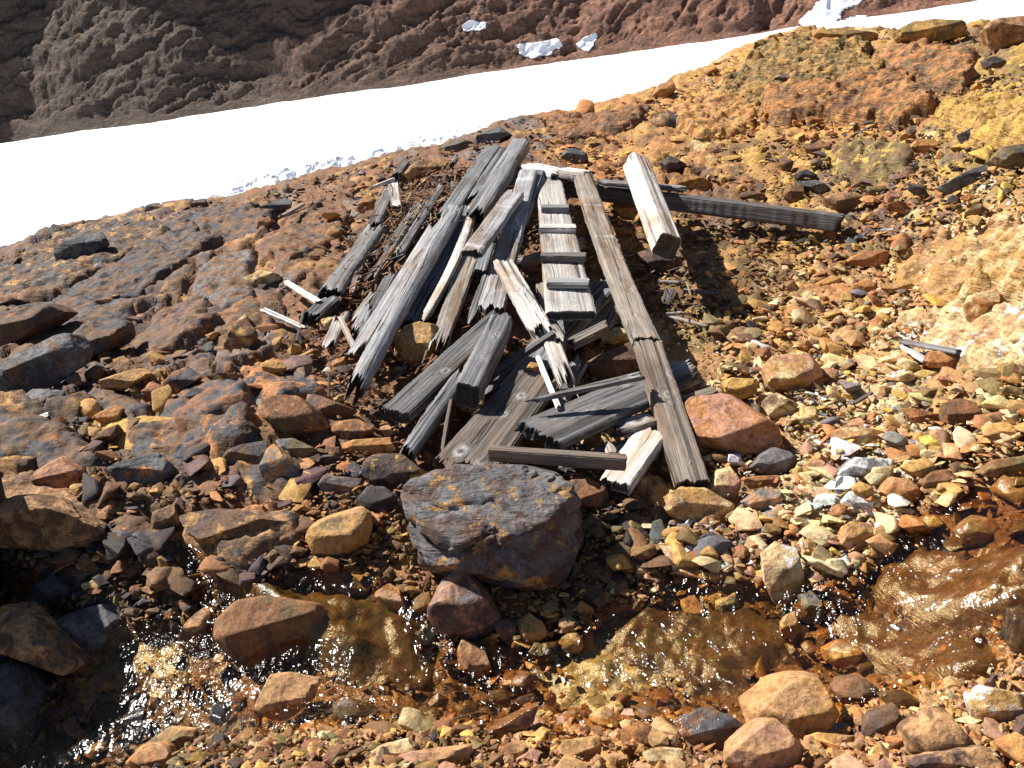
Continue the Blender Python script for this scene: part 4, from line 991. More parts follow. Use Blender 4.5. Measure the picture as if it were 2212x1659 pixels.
rock(RC, [(1466, 205), (1590, 130), (1680, 150), (1692, 200), (1540, 272), (1480, 262)], 'cream', 'ochre', 'cream ochre stone left of the heap near the white splinters', th=.7, c3='olive')
rock(RC, [(1328, 650), (1400, 500), (1490, 410), (1565, 520), (1522, 622), (1400, 665)], 'rust', 'brown', 'rust rock with a cream cap left of the heap', th=.7, c3='ochre')
rock(RC, [(1400, 480), (1440, 445), (1490, 382), (1505, 440), (1540, 500), (1460, 505)], 'cream', 'olive', 'cream cap stone perched on the rust rock', th=.6)
rock(RC, [(1130, 685), (1200, 610), (1282, 558), (1285, 620), (1182, 692)], 'grey', 'purple', 'grey purple leaning slab on the left', th=.4)
rock(RC, [(1568, 985), (1600, 915), (1700, 890), (1800, 900), (1880, 960), (1985, 1080), (1950, 1152), (1830, 1182), (1700, 1112), (1590, 1032)], 'rust', 'brown', 'big reddish brown boulder at the lower left of the heap', th=.8, c3='ochre', name='boulder', cat='boulder')
rock(RC, [(1838, 880), (1900, 888), (2050, 945), (2185, 1002), (2215, 1032), (2000, 1042), (1850, 962)], 'purple', 'rust', 'long dark purple rock lying behind the reddish brown boulder', th=.7)
rock(RC, [(1568, 710), (1620, 690), (1700, 695), (1752, 750), (1700, 786), (1590, 752)], 'orange', 'ochre', 'pair like orange stone on the dark rock left of the heap foot', th=.8)
rock(RC, [(2000, 690), (2080, 658), (2092, 742), (2010, 752)], 'orange', 'tan', 'round orange stone touching the foot of the rounded beam', th=.8)
rock(RC, [(1918, 448), (2030, 410), (2015, 505), (1930, 512)], 'cream', 'orange', 'cream orange cube beside the blackened stub', th=.8)
rock(RC, [(1935, 765), (1975, 715), (2015, 760), (1985, 790)], 'white', 'cream', 'tiny white stone above the thin upright stick', th=.6)
rock(RC, [(1568, 1330), (1610, 1210), (1640, 1180), (1800, 1330), (1792, 1472), (1600, 1425)], 'tan', 'grey', 'tan and grey tilted slab left of the large ochre rock', th=.5, c3='orange', rough=.03)
rock(RC, [(1340, 1250), (1450, 1190), (1600, 1170), (1620, 1260), (1500, 1360), (1330, 1330)], 'slate', 'brown', 'slaty brown slab left of the tilted tan slab', th=.4, strata=.6)
rock(RC, [(1640, 1160), (1780, 1160), (1940, 1235), (1840, 1280), (1740, 1262)], 'olive', 'grey', 'greenish flat stone under the reddish brown boulder', th=.4)
rock(RC, [(640, 1330), (760, 1290), (1000, 1220), (1100, 1290), (1080, 1400), (950, 1460), (700, 1460), (640, 1400)], 'slate', 'grey', 'layered slate ledge in the lower left slope', th=.5, strata=.9, ledge=.8, c3='orange', **OUT)
rock(RC, [(1265, 845), (1292, 642), (1306, 700), (1282, 842)], 'tan', 'olive', 'thin upright flake of tan stone', th=.5)
rock(RC, [(770, 242), (798, 155), (832, 158), (828, 232)], 'tan', 'rust', 'small tan standing stone on the upper left slope', th=.6)
rock(RC, [(720, 360), (740, 300), (860, 245), (872, 300), (800, 350)], 'slate', 'dark', 'slate wedge right below the small tan standing stone', th=.5)
rock(RC, [(1040, 760), (1120, 720), (1260, 800), (1200, 830), (1100, 870), (1050, 900), (950, 870)], 'slate', 'orange', 'grey rock with an orange face in the left slope', th=.5)
rock(RC, [(1060, 940), (1160, 850), (1290, 870), (1240, 920), (1120, 960)], 'brown', 'slate', 'dark knobbly rock above the layered ledge', th=.7)
rock(RC, [(520, 370), (560, 330), (610, 340), (590, 380), (540, 390)], 'ochre', 'orange', 'small ochre stone on the upper left slabs', th=.7)
rock(RC, [(0, 730), (80, 660), (130, 640), (90, 720), (30, 760)], 'brown', 'tan', 'small brown stone under the long slab at the left edge', th=.6)
rock(RA, [(860, 1270), (900, 1232), (960, 1220), (992, 1262), (930, 1280)], 'tan', 'grey', 'tan stone standing on the snow edge, the left of two', th=.8)
rock(RA, [(1140, 1248), (1180, 1205), (1240, 1198), (1264, 1248)], 'dark', 'purple', 'black stone standing on the snow edge, the right of two', th=.8)
rock(RA, [(1475, 1312), (1600, 1240), (1720, 1185), (1762, 1215), (1750, 1250), (1600, 1300)], 'slate', 'grey', 'slate slab at the snow edge left of the pale stick', th=.4)
rock(RA, [(1535, 1400), (1560, 1330), (1650, 1290), (1640, 1340), (1570, 1410)], 'tan', 'rust', 'tan wedge below the pale stick near the snow', th=.6)
rock(RA, [(300, 1560), (420, 1440), (640, 1390), (690, 1420), (560, 1560), (380, 1640)], 'slate', 'grey', 'blue grey slab high on the left slope', th=.35, strata=.7, **OUT)
rock(A_, [(475, 640), (560, 568), (628, 600), (610, 680), (520, 705)], 'orange', 'rust', 'orange block left of the upper rotten length', th=.8)
rock(A_, [(695, 730), (740, 700), (808, 705), (790, 740), (710, 768)], 'ochre', 'yellow', 'bright ochre stone right of the upper rotten length', th=.7)
rock(A_, [(820, 440), (920, 330), (1130, 230), (1260, 260), (1200, 340), (1000, 420), (880, 470)], 'tan', 'brown', 'tan hump on the skyline left of the heap top', th=.5, **OUT)
rock(A_, [(1170, 180), (1230, 110), (1400, 100), (1480, 140), (1330, 200), (1180, 200)], 'grey', 'brown', 'grey brown skyline rock left of the top beam', th=.6)
rock(A_, [(1420, 110), (1540, 40), (1700, 0), (1760, 60), (1640, 130), (1480, 150)], 'grey', 'slate', 'grey skyline slab right above the heap top', th=.5, strata=.5)
rock(C_, [(318, 1205), (450, 1160), (620, 1148), (822, 1145), (832, 1240), (620, 1300), (360, 1262)], 'ochre', 'orange', 'flat bright ochre rock at the left foot of the planks', th=.55)
rock(C_, [(535, 1360), (600, 1268), (840, 1265), (1000, 1380), (1085, 1440), (900, 1545), (700, 1565), (560, 1490)], 'purple', 'dark', 'dark purple rock with a yellow green patch left of the biggest boulder', th=.8, c3='yellow', rough=.05)
rock(C_, [(120, 1560), (200, 1455), (520, 1480), (530, 1560), (250, 1625)], 'grey', 'brown', 'grey brown stone above the large ochre rock', th=.6)
rock(C_, [(560, 1560), (700, 1560), (820, 1640), (760, 1760), (560, 1800), (450, 1680)], 'slate', 'dark', 'dark shaded rock wedged between the ochre rock and the biggest boulder', th=.7)
rock(C_, [(748, 425), (800, 300), (870, 215), (1000, 170), (1150, 205), (1130, 380), (1080, 480), (1000, 552), (860, 522)], 'ochre', 'tan', 'knobbly ochre rock among the planks', th=.7, c3='cream', rough=.07)
rock(C_, [(1300, 880), (1380, 823), (1500, 828), (1555, 870), (1480, 942), (1380, 932)], 'cream', 'ochre', 'cream stone below the square block of timber', th=.8)
rock(C_, [(1868, 568), (1920, 513), (1985, 528), (1992, 580), (1930, 602)], 'orange', 'ochre', 'small ochre stone resting on the widest dark plank', th=.8, dz=.12)
rock(C_, [(250, 1085), (290, 1010), (480, 988), (650, 1075), (620, 1145), (330, 1165)], 'brown', 'orange', 'brown and orange rock right of the reddish brown boulder', th=.7)
rock(C_, [(660, 1060), (740, 1028), (782, 1110), (705, 1142)], 'pink', 'tan', 'small flat pink stone below the dark ridged plank', th=.5)
rock(D_, [(638, 520), (860, 432), (950, 372), (1100, 330), (1190, 400), (1185, 520), (1100, 592), (780, 662), (700, 600)], 'purple', 'brown', 'dark purple rock framed by planks right of the shattered board', th=.7, c3='rust', rough=.025)
rock(D_, [(828, 305), (950, 228), (1090, 238), (1085, 330), (900, 392), (850, 372)], 'cream', 'yellow', 'knobbly yellow stone behind the framed purple rock', th=.7, rough=.07)
rock(D_, [(525, 1570), (600, 1488), (740, 1478), (880, 1560), (905, 1660), (830, 1760), (650, 1760), (560, 1680)], 'purple', 'rust', 'round purple stone between the biggest boulder and the light board', th=.8, rough=.015)
rock(B_, [(1392, 985), (1480, 963), (1650, 975), (1835, 1080), (1785, 1152), (1600, 1185), (1480, 1082)], 'dark', 'purple', 'dark rock in the shade under the end of the square timber', th=.7, c3='rust')
rock(B_, [(1188, 592), (1270, 573), (1452, 620), (1385, 722), (1280, 702)], 'orange', 'ochre', 'orange rock behind the long plank and the ladder', th=.6)
rock(B_, [(780, 195), (830, 123), (900, 128), (1000, 170), (1020, 240), (900, 250), (820, 215)], 'slate', 'grey', 'grey stone with a bright face above the white log', th=.7)
rock(B_, [(1270, 540), (1420, 525), (1440, 560), (1300, 580)], 'orange', 'tan', 'small orange stone below the long dark beam', th=.7)

# unseen rock added beyond the left edge to cast shade on the corner
rock(F_, [(-620, 1550), (-560, 1000), (-380, 800), (-180, 840), (-80, 1060), (-50, 1400), (-110, 1700), (-400, 1800)], 'dark', 'brown', 'added unseen rock outside the view that shades the lower left corner', th=.8, name='boulder', cat='boulder', sink=.2)

def seg_dist(px, py, Q):
    d = np.full(np.shape(px), 1e9)
    for i in range(len(Q)):
        ax, ay = Q[i]; bx, by = Q[(i + 1) % len(Q)]
        dx, dy = bx - ax, by - ay
        t = np.clip(((px - ax) * dx + (py - ay) * dy) / (dx * dx + dy * dy + 1e-12), 0, 1)
        d = np.minimum(d, np.hypot(px - ax - t * dx, py - ay - t * dy))
    return d
def slab(pts, c1, c2, label, h=.05, lip=(.0, .0), c3=None, wet=0.0, strata=.5, rough=.012, edge=.05, name='bedrock_slab', cat='bedrock slab', amt=.5, warp=.035):
    """bare rock sheet lying in the slope: footprint on the ground, real thickness, rounded broken edges"""
    seed = len(ROCKS) * 5 + 1
    Q = np.array([hit(u, v, h * .4)[:2] for u, v in pts])
    cen = Q.mean(0)
    x0, y0 = Q.min(0) - .05; x1, y1 = Q.max(0) + .05
    nx = int(np.clip((x1 - x0) / .009, 40, 240)); ny = int(np.clip((y1 - y0) / .009, 40, 240))
    X, Y = np.meshgrid(np.linspace(x0, x1, nx), np.linspace(y0, y1, ny))
    Xw = X + warp * fbm(X * 8 + seed, Y * 8, 0, seed, 4); Yw = Y + warp * fbm(X * 8, Y * 8 + seed, 3, seed + 9, 4)
    ins = inpoly(Xw, Yw, [tuple(q) for q in Q]); d = seg_dist(Xw, Yw, Q); d = np.where(ins, d, -d)
    prof = np.clip(d / edge, -1.2, 1); prof = np.where(prof > 0, 1 - (1 - prof) ** 2.2, prof * 1.4)
    lum = .5 * (fbm(X * 5, Y * 5, 1, seed, 5, .55))
    q = (X * .5 + Y * .86 + .10 * fbm(X * 4, Y * 4, 1, seed + 2, 4)) * 9
    step = (sstep(0, .2, q % 1) - q % 1) * .012 * strata
    pit = np.clip(fbm(X * 14, Y * 14, 4, seed + 4, 3) - .35, 0, 1)
    Z = base_z(X, Y) - .012 * pit * (wet < .4) + .004 * fbm(X * 60, Y * 60, 1, seed, 2) + .03 * fbm(X * 2.4, Y * 2.4, 1, 6, 4) - .01 + h * prof * (1 + .25 * lum) + (lip[0] * (X - cen[0]) + lip[1] * (Y - cen[1])) * np.clip(prof, 0, 1) + rough * (lum + .5 * fbm(X * 22, Y * 22, 2, seed, 4)) + step
    keep = d > -edge * 1.15
    vi = np.arange(nx * ny).reshape(ny, nx)
    F = np.stack([vi[:-1, :-1], vi[:-1, 1:], vi[1:, 1:], vi[1:, :-1]], -1).reshape(-1, 4)
    F = F[keep.ravel()[F].all(1)]
    used = np.unique(F); mp = np.full(nx * ny, -1); mp[used] = np.arange(len(used))
    V = np.stack([X, Y, Z], -1).reshape(-1, 3)[used]
    # underside so that the sheet is a solid body
    V2 = V.copy(); V2[:, 2] = V2[:, 2] - .12
    F1 = mp[F]; n = len(V)
    e = np.concatenate([F1[:, [0, 1]], F1[:, [1, 2]], F1[:, [2, 3]], F1[:, [3, 0]]])
    key = set(map(tuple, e)); bd_ = np.array([(a, b) for a, b in key if (b, a) not in key])
    F3 = np.stack([bd_[:, 1], bd_[:, 0], bd_[:, 0] + n, bd_[:, 1] + n], -1)
    org = np.array([cen[0], cen[1], float(base_z(cen[0:1], cen[1:2])[0])])
    o = np_mesh(name, np.vstack([V, V2]) - org, np.vstack([F1, F1[:, ::-1] + n, F3]), rock_mat(c1, c2, wet, strata, c3, amt), smooth=True, loc=org)
    try: o.data.set_sharp_from_angle(angle=math.radians(40))
    except Exception: pass
    tag(o, label, cat, kind='thing')
    ROCKS.append(dict(P=list(pts), o=o, thin=True, wetslab=wet > .4))
    return o
slab([(440, 1258), (560, 1250), (700, 1256), (800, 1285), (900, 1330), (948, 1385), (930, 1450), (860, 1482), (740, 1480), (700, 1380), (600, 1335), (480, 1310)], 'amber', 'olive', 'broad amber slab with water sheeting over it left of the purple cone rock', wet=1.0, h=.04, rough=.007, lip=(-.06, .06), name='wet_slab', cat='slab')
slab([(1285, 1345), (1330, 1318), (1450, 1310), (1600, 1325), (1705, 1345), (1720, 1400), (1650, 1450), (1480, 1480), (1360, 1460), (1290, 1410)], 'amber', 'brown', 'broad flat amber slab under thin running water right of the row of stones', wet=1.0, h=.02, rough=.008, c3='olive', name='wet_slab', cat='slab')
slab([(1870, 1240), (1915, 1180), (2010, 1160), (2100, 1200), (2212, 1190), (2230, 1290), (2130, 1340), (1990, 1350), (1900, 1310)], 'rust', 'amber', 'rounded wet slab in the sparkling falls at the right', wet=1.0, h=.04, rough=.018, name='wet_slab', cat='slab')
slab([(1800, 1300), (1890, 1300), (2000, 1350), (2130, 1345), (2200, 1440), (2080, 1480), (1950, 1440), (1830, 1400)], 'amber', 'rust', 'lower wet slab where the falls at the right run out', wet=1.0, h=.025, rough=.018, name='wet_slab', cat='slab')
slab([(1180, 1420), (1330, 1395), (1420, 1440), (1400, 1485), (1250, 1490)], 'olive', 'cream', 'pale green slab seen through the shallow water', wet=1.0, h=.012, name='wet_slab', cat='slab')
slab([(150, 1400), (250, 1385), (370, 1400), (400, 1450), (300, 1485), (170, 1460)], 'amber', 'yellow', 'smooth amber slab flooring the small pool under the blue grey block', wet=1.0, h=.012, rough=.006, name='wet_slab', cat='slab')
slab([(-60, 620), (-30, 580), (60, 545), (200, 492), (330, 478), (390, 510), (250, 575), (100, 630), (0, 660)], 'brown', 'slate', 'long rusty bedrock shelf nearest the snow at the left edge', h=.05, lip=(0, .1), c3='ochre', strata=1.0)
slab([(60, 700), (150, 620), (300, 545), (420, 505), (480, 530), (340, 615), (210, 660)], 'slate', 'brown', 'blue grey bedrock shelf below the rusty shelf on the upper left', h=.05, lip=(.05, .1), c3='brown', strata=1.0)
slab([(330, 490), (450, 462), (560, 445), (610, 480), (500, 535), (390, 545)], 'brown', 'slate', 'brown bedrock shelf at the snow edge left of the pale stick', h=.04, lip=(.05, .1), c3='rust', strata=.8)
slab([(390, 640), (430, 590), (480, 555), (560, 545), (550, 640), (470, 670)], 'brown', 'grey', 'brownish grey slab left of the cream ochre stone', h=.035, c3='rust')
slab([(540, 540), (600, 480), (700, 420), (765, 440), (720, 530), (620, 580)], 'brown', 'rust', 'rusty brown shelf left of the rotten black beam', h=.04, c3='slate')
slab([(-60, 880), (60, 890), (200, 940), (260, 990), (150, 1030), (-60, 1010)], 'brown', 'slate', 'dull grey slab left of the layered slate ledge', h=.04, c3='rust')
slab([(270, 730), (370, 660), (440, 640), (480, 700), (400, 750), (300, 775)], 'brown', 'purple', 'brown slab right of the jutting brown slab', h=.04, lip=(.1, 0), c3='rust')
slab([(300, 840), (380, 800), (470, 800), (560, 850), (540, 900), (420, 915), (330, 890)], 'slate', 'rust', 'grey slab with rusty stains under the ochre loaf shaped rock', h=.04, lip=(.1, 0))
slab([(500, 790), (590, 760), (680, 790), (700, 850), (620, 880), (530, 860)], 'slate', 'orange', 'mottled grey and orange slab above the reddish brown boulder', h=.035)
slab([(180, 900), (260, 880), (390, 900), (380, 950), (260, 975)], 'ochre', 'yellow', 'flat patch of ochre sandstone beside the orange stone', h=.02, rough=.004, strata=.1)
slab([(400, 1120), (520, 1085), (640, 1110), (640, 1190), (520, 1230), (400, 1190)], 'brown', 'tan', 'rusty slab above the wet cascade at the lower left', h=.05, c3='slate')
slab([(230, 1150), (330, 1100), (420, 1130), (400, 1200), (290, 1220)], 'slate', 'brown', 'dark grey slab right of the overhanging brown ledge', h=.04, c3='rust')
slab([(600, 640), (660, 600), (740, 620), (720, 700), (640, 720)], 'brown', 'rust', 'low rusty slab between the white splinters and the heap', h=.02)
slab([(1380, 1010), (1500, 1040), (1590, 1080), (1560, 1130), (1450, 1120), (1370, 1080)], 'tan', 'ochre', 'rough ochre slab below the foot of the long plank', h=.04, c3='cream', rough=.025)
slab([(1930, 560), (2040, 500), (2230, 470), (2300, 600), (2150, 640), (2000, 640)], 'tan', 'ochre', 'sloping tan bank along the upper right edge', h=.045, c3='cream', rough=.035, strata=1.6, warp=.06)
slab([(1980, 690), (2080, 640), (2260, 640), (2280, 760), (2100, 800), (2000, 770)], 'cream', 'tan', 'pale crumbly slab below the sloping tan bank', h=.035, c3='white', rough=.04, strata=1.4, warp=.07)

slab([(-80, 640), (40, 660), (180, 640), (300, 660), (280, 740), (120, 760), (-80, 740)], 'brown', 'slate', 'dark brown bedrock sheet between the long slab and the large grey slab', h=.03, lip=(.03, .05), strata=1.0)
slab([(440, 660), (540, 640), (600, 700), (560, 760), (460, 760)], 'brown', 'rust', 'rusty bedrock sheet left of the rust rock with the cream cap', h=.03, lip=(.06, 0), c3='slate')
slab([(160, 800), (260, 830), (330, 880), (280, 920), (180, 900)], 'slate', 'brown', 'dark bedrock sheet right of the blue grey boulder', h=.03, lip=(.08, 0))
slab([(260, 930), (400, 900), (520, 900), (560, 960), (480, 1020), (300, 1010)], 'brown', 'slate', 'broad rusty bedrock sheet above the layered slate ledge', h=.04, lip=(.05, .05), c3='orange', strata=1.0)
slab([(-60, 1040), (100, 1030), (220, 1070), (260, 1130), (120, 1130), (-60, 1120)], 'brown', 'tan', 'flat brown bedrock sheet behind the overhanging ledge', h=.03, c3='rust', strata=1.0)
slab([(500, 1000), (600, 960), (700, 1000), (680, 1090), (560, 1090)], 'brown', 'slate', 'brown bedrock sheet around the tilted tan slab', h=.03, lip=(.08, .05), c3='ochre')
slab([(640, 880), (740, 880), (830, 930), (740, 980), (650, 950)], 'brown', 'purple', 'brown bedrock sheet between the reddish boulder and the heap foot', h=.02, c3='rust')
slab([(1540, 200), (1620, 130), (1740, 92), (1880, 100), (1900, 160), (1780, 200), (1640, 240)], 'ochre', 'olive', 'crusty ochre bedrock sheet below the low skyline hump', h=.07, lip=(.0, .06), c3='brown', rough=.04, strata=2.0)
slab([(1890, 115), (2000, 100), (2110, 130), (2100, 190), (1960, 200)], 'orange', 'brown', 'rusty bedrock sheet below the domed skyline hump', h=.06, c3='olive', rough=.03, strata=1.2)
slab([(1760, 320), (1870, 296), (1990, 315), (1970, 375), (1820, 385)], 'olive', 'brown', 'mossy yellow bedrock sheet in the middle of the right slope', h=.05, c3='yellow', rough=.03, strata=1.0)
slab([(2000, 235), (2120, 205), (2260, 220), (2260, 300), (2080, 310)], 'ochre', 'yellow', 'yellow crusted bedrock sheet at the upper right edge', h=.06, c3='brown', rough=.04, strata=2.0)
slab([(1450, 250), (1540, 205), (1650, 225), (1610, 285), (1500, 300)], 'ochre', 'orange', 'ochre bedrock sheet right of the grey and tan boulder', h=.05, c3='brown', rough=.03, strata=1.0)
slab([(1160, 250), (1280, 240), (1400, 225), (1380, 280), (1220, 300)], 'brown', 'rust', 'dark brown bedrock sheet on the skyline right of the heap top', h=.04, c3='orange', rough=.02, strata=1.0)

slab([(1638, 235), (1655, 203), (1771, 196), (1850, 166), (1957, 160), (1995, 200), (2012, 232), (1950, 256), (1832, 250), (1671, 258)], 'orange', 'brown', 'long rusty ledge crossing the upper right slope', h=.09, lip=(.0, .0), c3='ochre', rough=.03, strata=2.0, edge=.035)
slab([(2060, 575), (2100, 536), (2212, 505), (2300, 530), (2300, 690), (2212, 690), (2150, 650)], 'ochre', 'cream', 'large broken orange and cream bank at the right edge', h=.09, c3='tan', rough=.05, strata=2.0, edge=.04, warp=.05)

def on_rock(u, v, thin=None):
    r = np.zeros(np.shape(u), bool)
    for k in ROCKS:
        if thin is None or bool(k.get('thin')) == thin: r |= inpoly(u, v, k['P'])
    return r

# ------------------------------------------------------------------ ground sheet
def cells(x, y, sc, s, amp, tilt, edge):
    d1, d2, cx, cy, ox, oy = worley(x / sc, y / sc, s)
    z0 = np.zeros_like(cx)
    a = h3(cx, cy, z0 + 1, s) ; tx = h3(cx, cy, z0 + 2, s) - .5; ty = h3(cx, cy, z0 + 3, s) - .5
    h = sstep(0, edge, d2 - d1) * (.35 + .65 * a) + tilt * (tx * ox + ty * oy)
    return h * amp, cx, cy
nr, ncl = 760, 900
tt = np.linspace(0, 1, nr)[:, None]
yy = 0.35 * (15.0 / 0.35) ** tt * np.ones((1, ncl))
ss = np.linspace(-1, 1, ncl)[None, :]
xx = ss * (.95 * yy + 1.3)
zz = base_z(xx, yy)
u_, v_, _d = project(xx, yy, zz)
wz = zone_w(u_, v_)
slab = sstep(750, 480, u_ + (v_ - 800) * .15) * sstep(1250, 1050, v_)           # bare bedrock on the left
slab = np.clip(slab + .8 * sstep(1500, 1700, u_) * sstep(250, 170, v_), 0, 1)
wx = xx + .02 * fbm(xx * 7, yy * 7, 0, 3, 3); wy = yy + .02 * fbm(xx * 7, yy * 7, 5, 4, 3)
hA, cxA, cyA = cells(wx, wy * .8, .15, 1, .020, 1.1, .35)
hB, cxB, cyB = cells(wx, wy * .85, .062, 2, .011, 1.2, .4)
hC, cxC, cyC = cells(wx, wy, .026, 3, .006, 1.2, .5)
# stepped strata of the bedrock: terraces tilting to the right
q = (yy * .86 - xx * .42 + .34 * fbm(xx * 1.1, yy * 1.1, 2, 8, 5)) * 3.1
saw = (q % 1.0)
terr = (sstep(0, .3, saw) - saw) * .05 * (.4 + .8 * (vnoise(xx * 1.7, yy * 1.7, 4, 9) > -.1))
q2 = (yy * .8 - xx * .5 + .10 * fbm(xx * 2.6, yy * 2.6, 2, 18, 5)) * 12
terr2 = (sstep(0, .2, q2 % 1.0) - q2 % 1.0) * .016
lump = .03 * fbm(xx * 2.4, yy * 2.4, 1, 6, 4)
st = stream_d(xx, yy)
wet = sstep(-.35, .05, st + .15 * fbm(xx * 9, yy * 9, 3, 2, 3))
lump = lump - .006
onr = on_rock(u_, v_)
hA = hA - .012; hB = np.where(onr, -.01, hB - .005)
zz = zz + lump - .02 * onr - .012 * sstep(-.1, .5, st) + slab * (terr + terr2 + .006 * fbm(xx * 30, yy * 30, 1, 12, 4)) + (1 - slab * .75) * (hA * .8 + hB) + hC * (1 - .4 * slab)
zz = zz - sstep(.0, .6, st) * (hA * .5 + hB * .5)
z0 = np.zeros_like(cxB)
sel = h3(cxA, cyA, z0, 77) < .45
rr = np.where(sel, h3(cxA, cyA, z0 + 5, 31), h3(cxB, cyB, z0 + 5, 32))
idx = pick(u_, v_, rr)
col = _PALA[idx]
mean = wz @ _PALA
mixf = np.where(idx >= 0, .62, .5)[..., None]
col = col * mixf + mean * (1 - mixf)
col = col * (.75 + .5 * h3(cxC, cyC, z0, 51))[..., None]
# sand patch and shelter litter
lit = np.exp(-(((u_ - 850) / 150) ** 2 + ((v_ - 600) / 190) ** 2)) * .7
col = col * (1 - lit[..., None]) + np.array([.13, .055, .025]) * lit[..., None]
vi = np.arange(nr * ncl).reshape(nr, ncl)
Fg = np.stack([vi[:-1, :-1], vi[:-1, 1:], vi[1:, 1:], vi[1:, :-1]], -1).reshape(-1, 4)
g = np_mesh('ground', np.stack([xx, yy, zz], -1).reshape(-1, 3), Fg, MAT_GROUND, smooth=True, cols={'col': col.reshape(-1, 3)}, wet=wet.ravel())
tag(g, 'rust and ochre rubble slope with bare slabs on the left', 'ground', kind='structure')

# ------------------------------------------------------------------ gravel
def scatter(n, lvl, seed, smin, smax, power, nbase, urange=(-260, 2470), vrange=(40, 1760), rej=None, wetok=True, lift=.15):
    r = np.random.RandomState(seed)
    u = r.uniform(*urange, n); v = r.uniform(*vrange, n)
    R = ray(u, v)
    # march to the terrain
    t0 = np.full(n, .9); hitm = np.zeros(n, bool); t = np.zeros(n)
    ts = np.linspace(.9, 11, 260)
    gx = np.linspace(-9, 9, 500); gy = np.linspace(.2, 12, 500)
    global _GZ
    if '_GZ' not in globals():
        _GZ = base_z(*np.meshgrid(gx, gy))
    def gz(x, y):
        fx = np.clip((x + 9) / 18 * 499, 0, 498.99); fy = np.clip((y - .2) / 11.8 * 499, 0, 498.99)
        ix = fx.astype(int); iy = fy.astype(int); a = fx - ix; b = fy - iy
        return (_GZ[iy, ix] * (1 - a) + _GZ[iy, ix + 1] * a) * (1 - b) + (_GZ[iy + 1, ix] * (1 - a) + _GZ[iy + 1, ix + 1] * a) * b
    for k in range(len(ts)):
        P = CAM + ts[k] * R
        below = (P[:, 2] < gz(P[:, 0], P[:, 1])) & ~hitm
        t[below] = ts[k]; hitm |= below
    a = t - (ts[1] - ts[0]); b = t.copy()
    for _ in range(10):
        m = .5 * (a + b); P = CAM + m[:, None] * R
        be = P[:, 2] < gz(P[:, 0], P[:, 1])
        b = np.where(be, m, b); a = np.where(be, a, m)
    P = CAM + b[:, None] * R
    keep = hitm & (P[:, 1] < np.interp(P[:, 0], _rx, _ry) - .04)
    sz = smin * (smax / smin) ** (r.uniform(0, 1, n) ** power) * (.55 + b * .115)
    if rej is not None: keep &= ~rej(u, v, sz * FPX / b, r)
    u, v, P, sz, b = u[keep], v[keep], P[keep], sz[keep], b[keep]
    return u, v, P, sz, b, r

def slabness(u, v):
    s = sstep(750, 480, u + (v - 800) * .15) * sstep(1250, 1050, v)
    return s
def rej1(u, v, spx, r):
    n = len(u)
    k = r.rand(n) < slabness(u, v) * np.where(spx > 12, .5, .3)
    k |= on_rock(u, v, False) & (r.rand(n) < .96)
    k |= on_rock(u, v, True) & ((r.rand(n) < np.where(u > 1400, .42, .8)) | (spx > 18))
    k |= on_plank(u, v, -2) & (spx > 12)
    k |= (stream_px(u, v) > .05) & (r.rand(n) < .86)
    return k
def stream_px(u, v):
    best = np.full(np.shape(u), -9.0)
    for br in STREAM:
        for (a, b) in zip(br[:-1], br[1:]):
            dx, dy = b[0] - a[0], b[1] - a[1]
            t = np.clip(((u - a[0]) * dx + (v - a[1]) * dy) / (dx * dx + dy * dy + 1e-9), 0, 1)
            wa = (a[2] + t * (b[2] - a[2])) * 780
            best = np.maximum(best, 1 - np.hypot(u - a[0] - t * dx, (v - a[1] - t * dy) * 1.5) / wa)
    return best
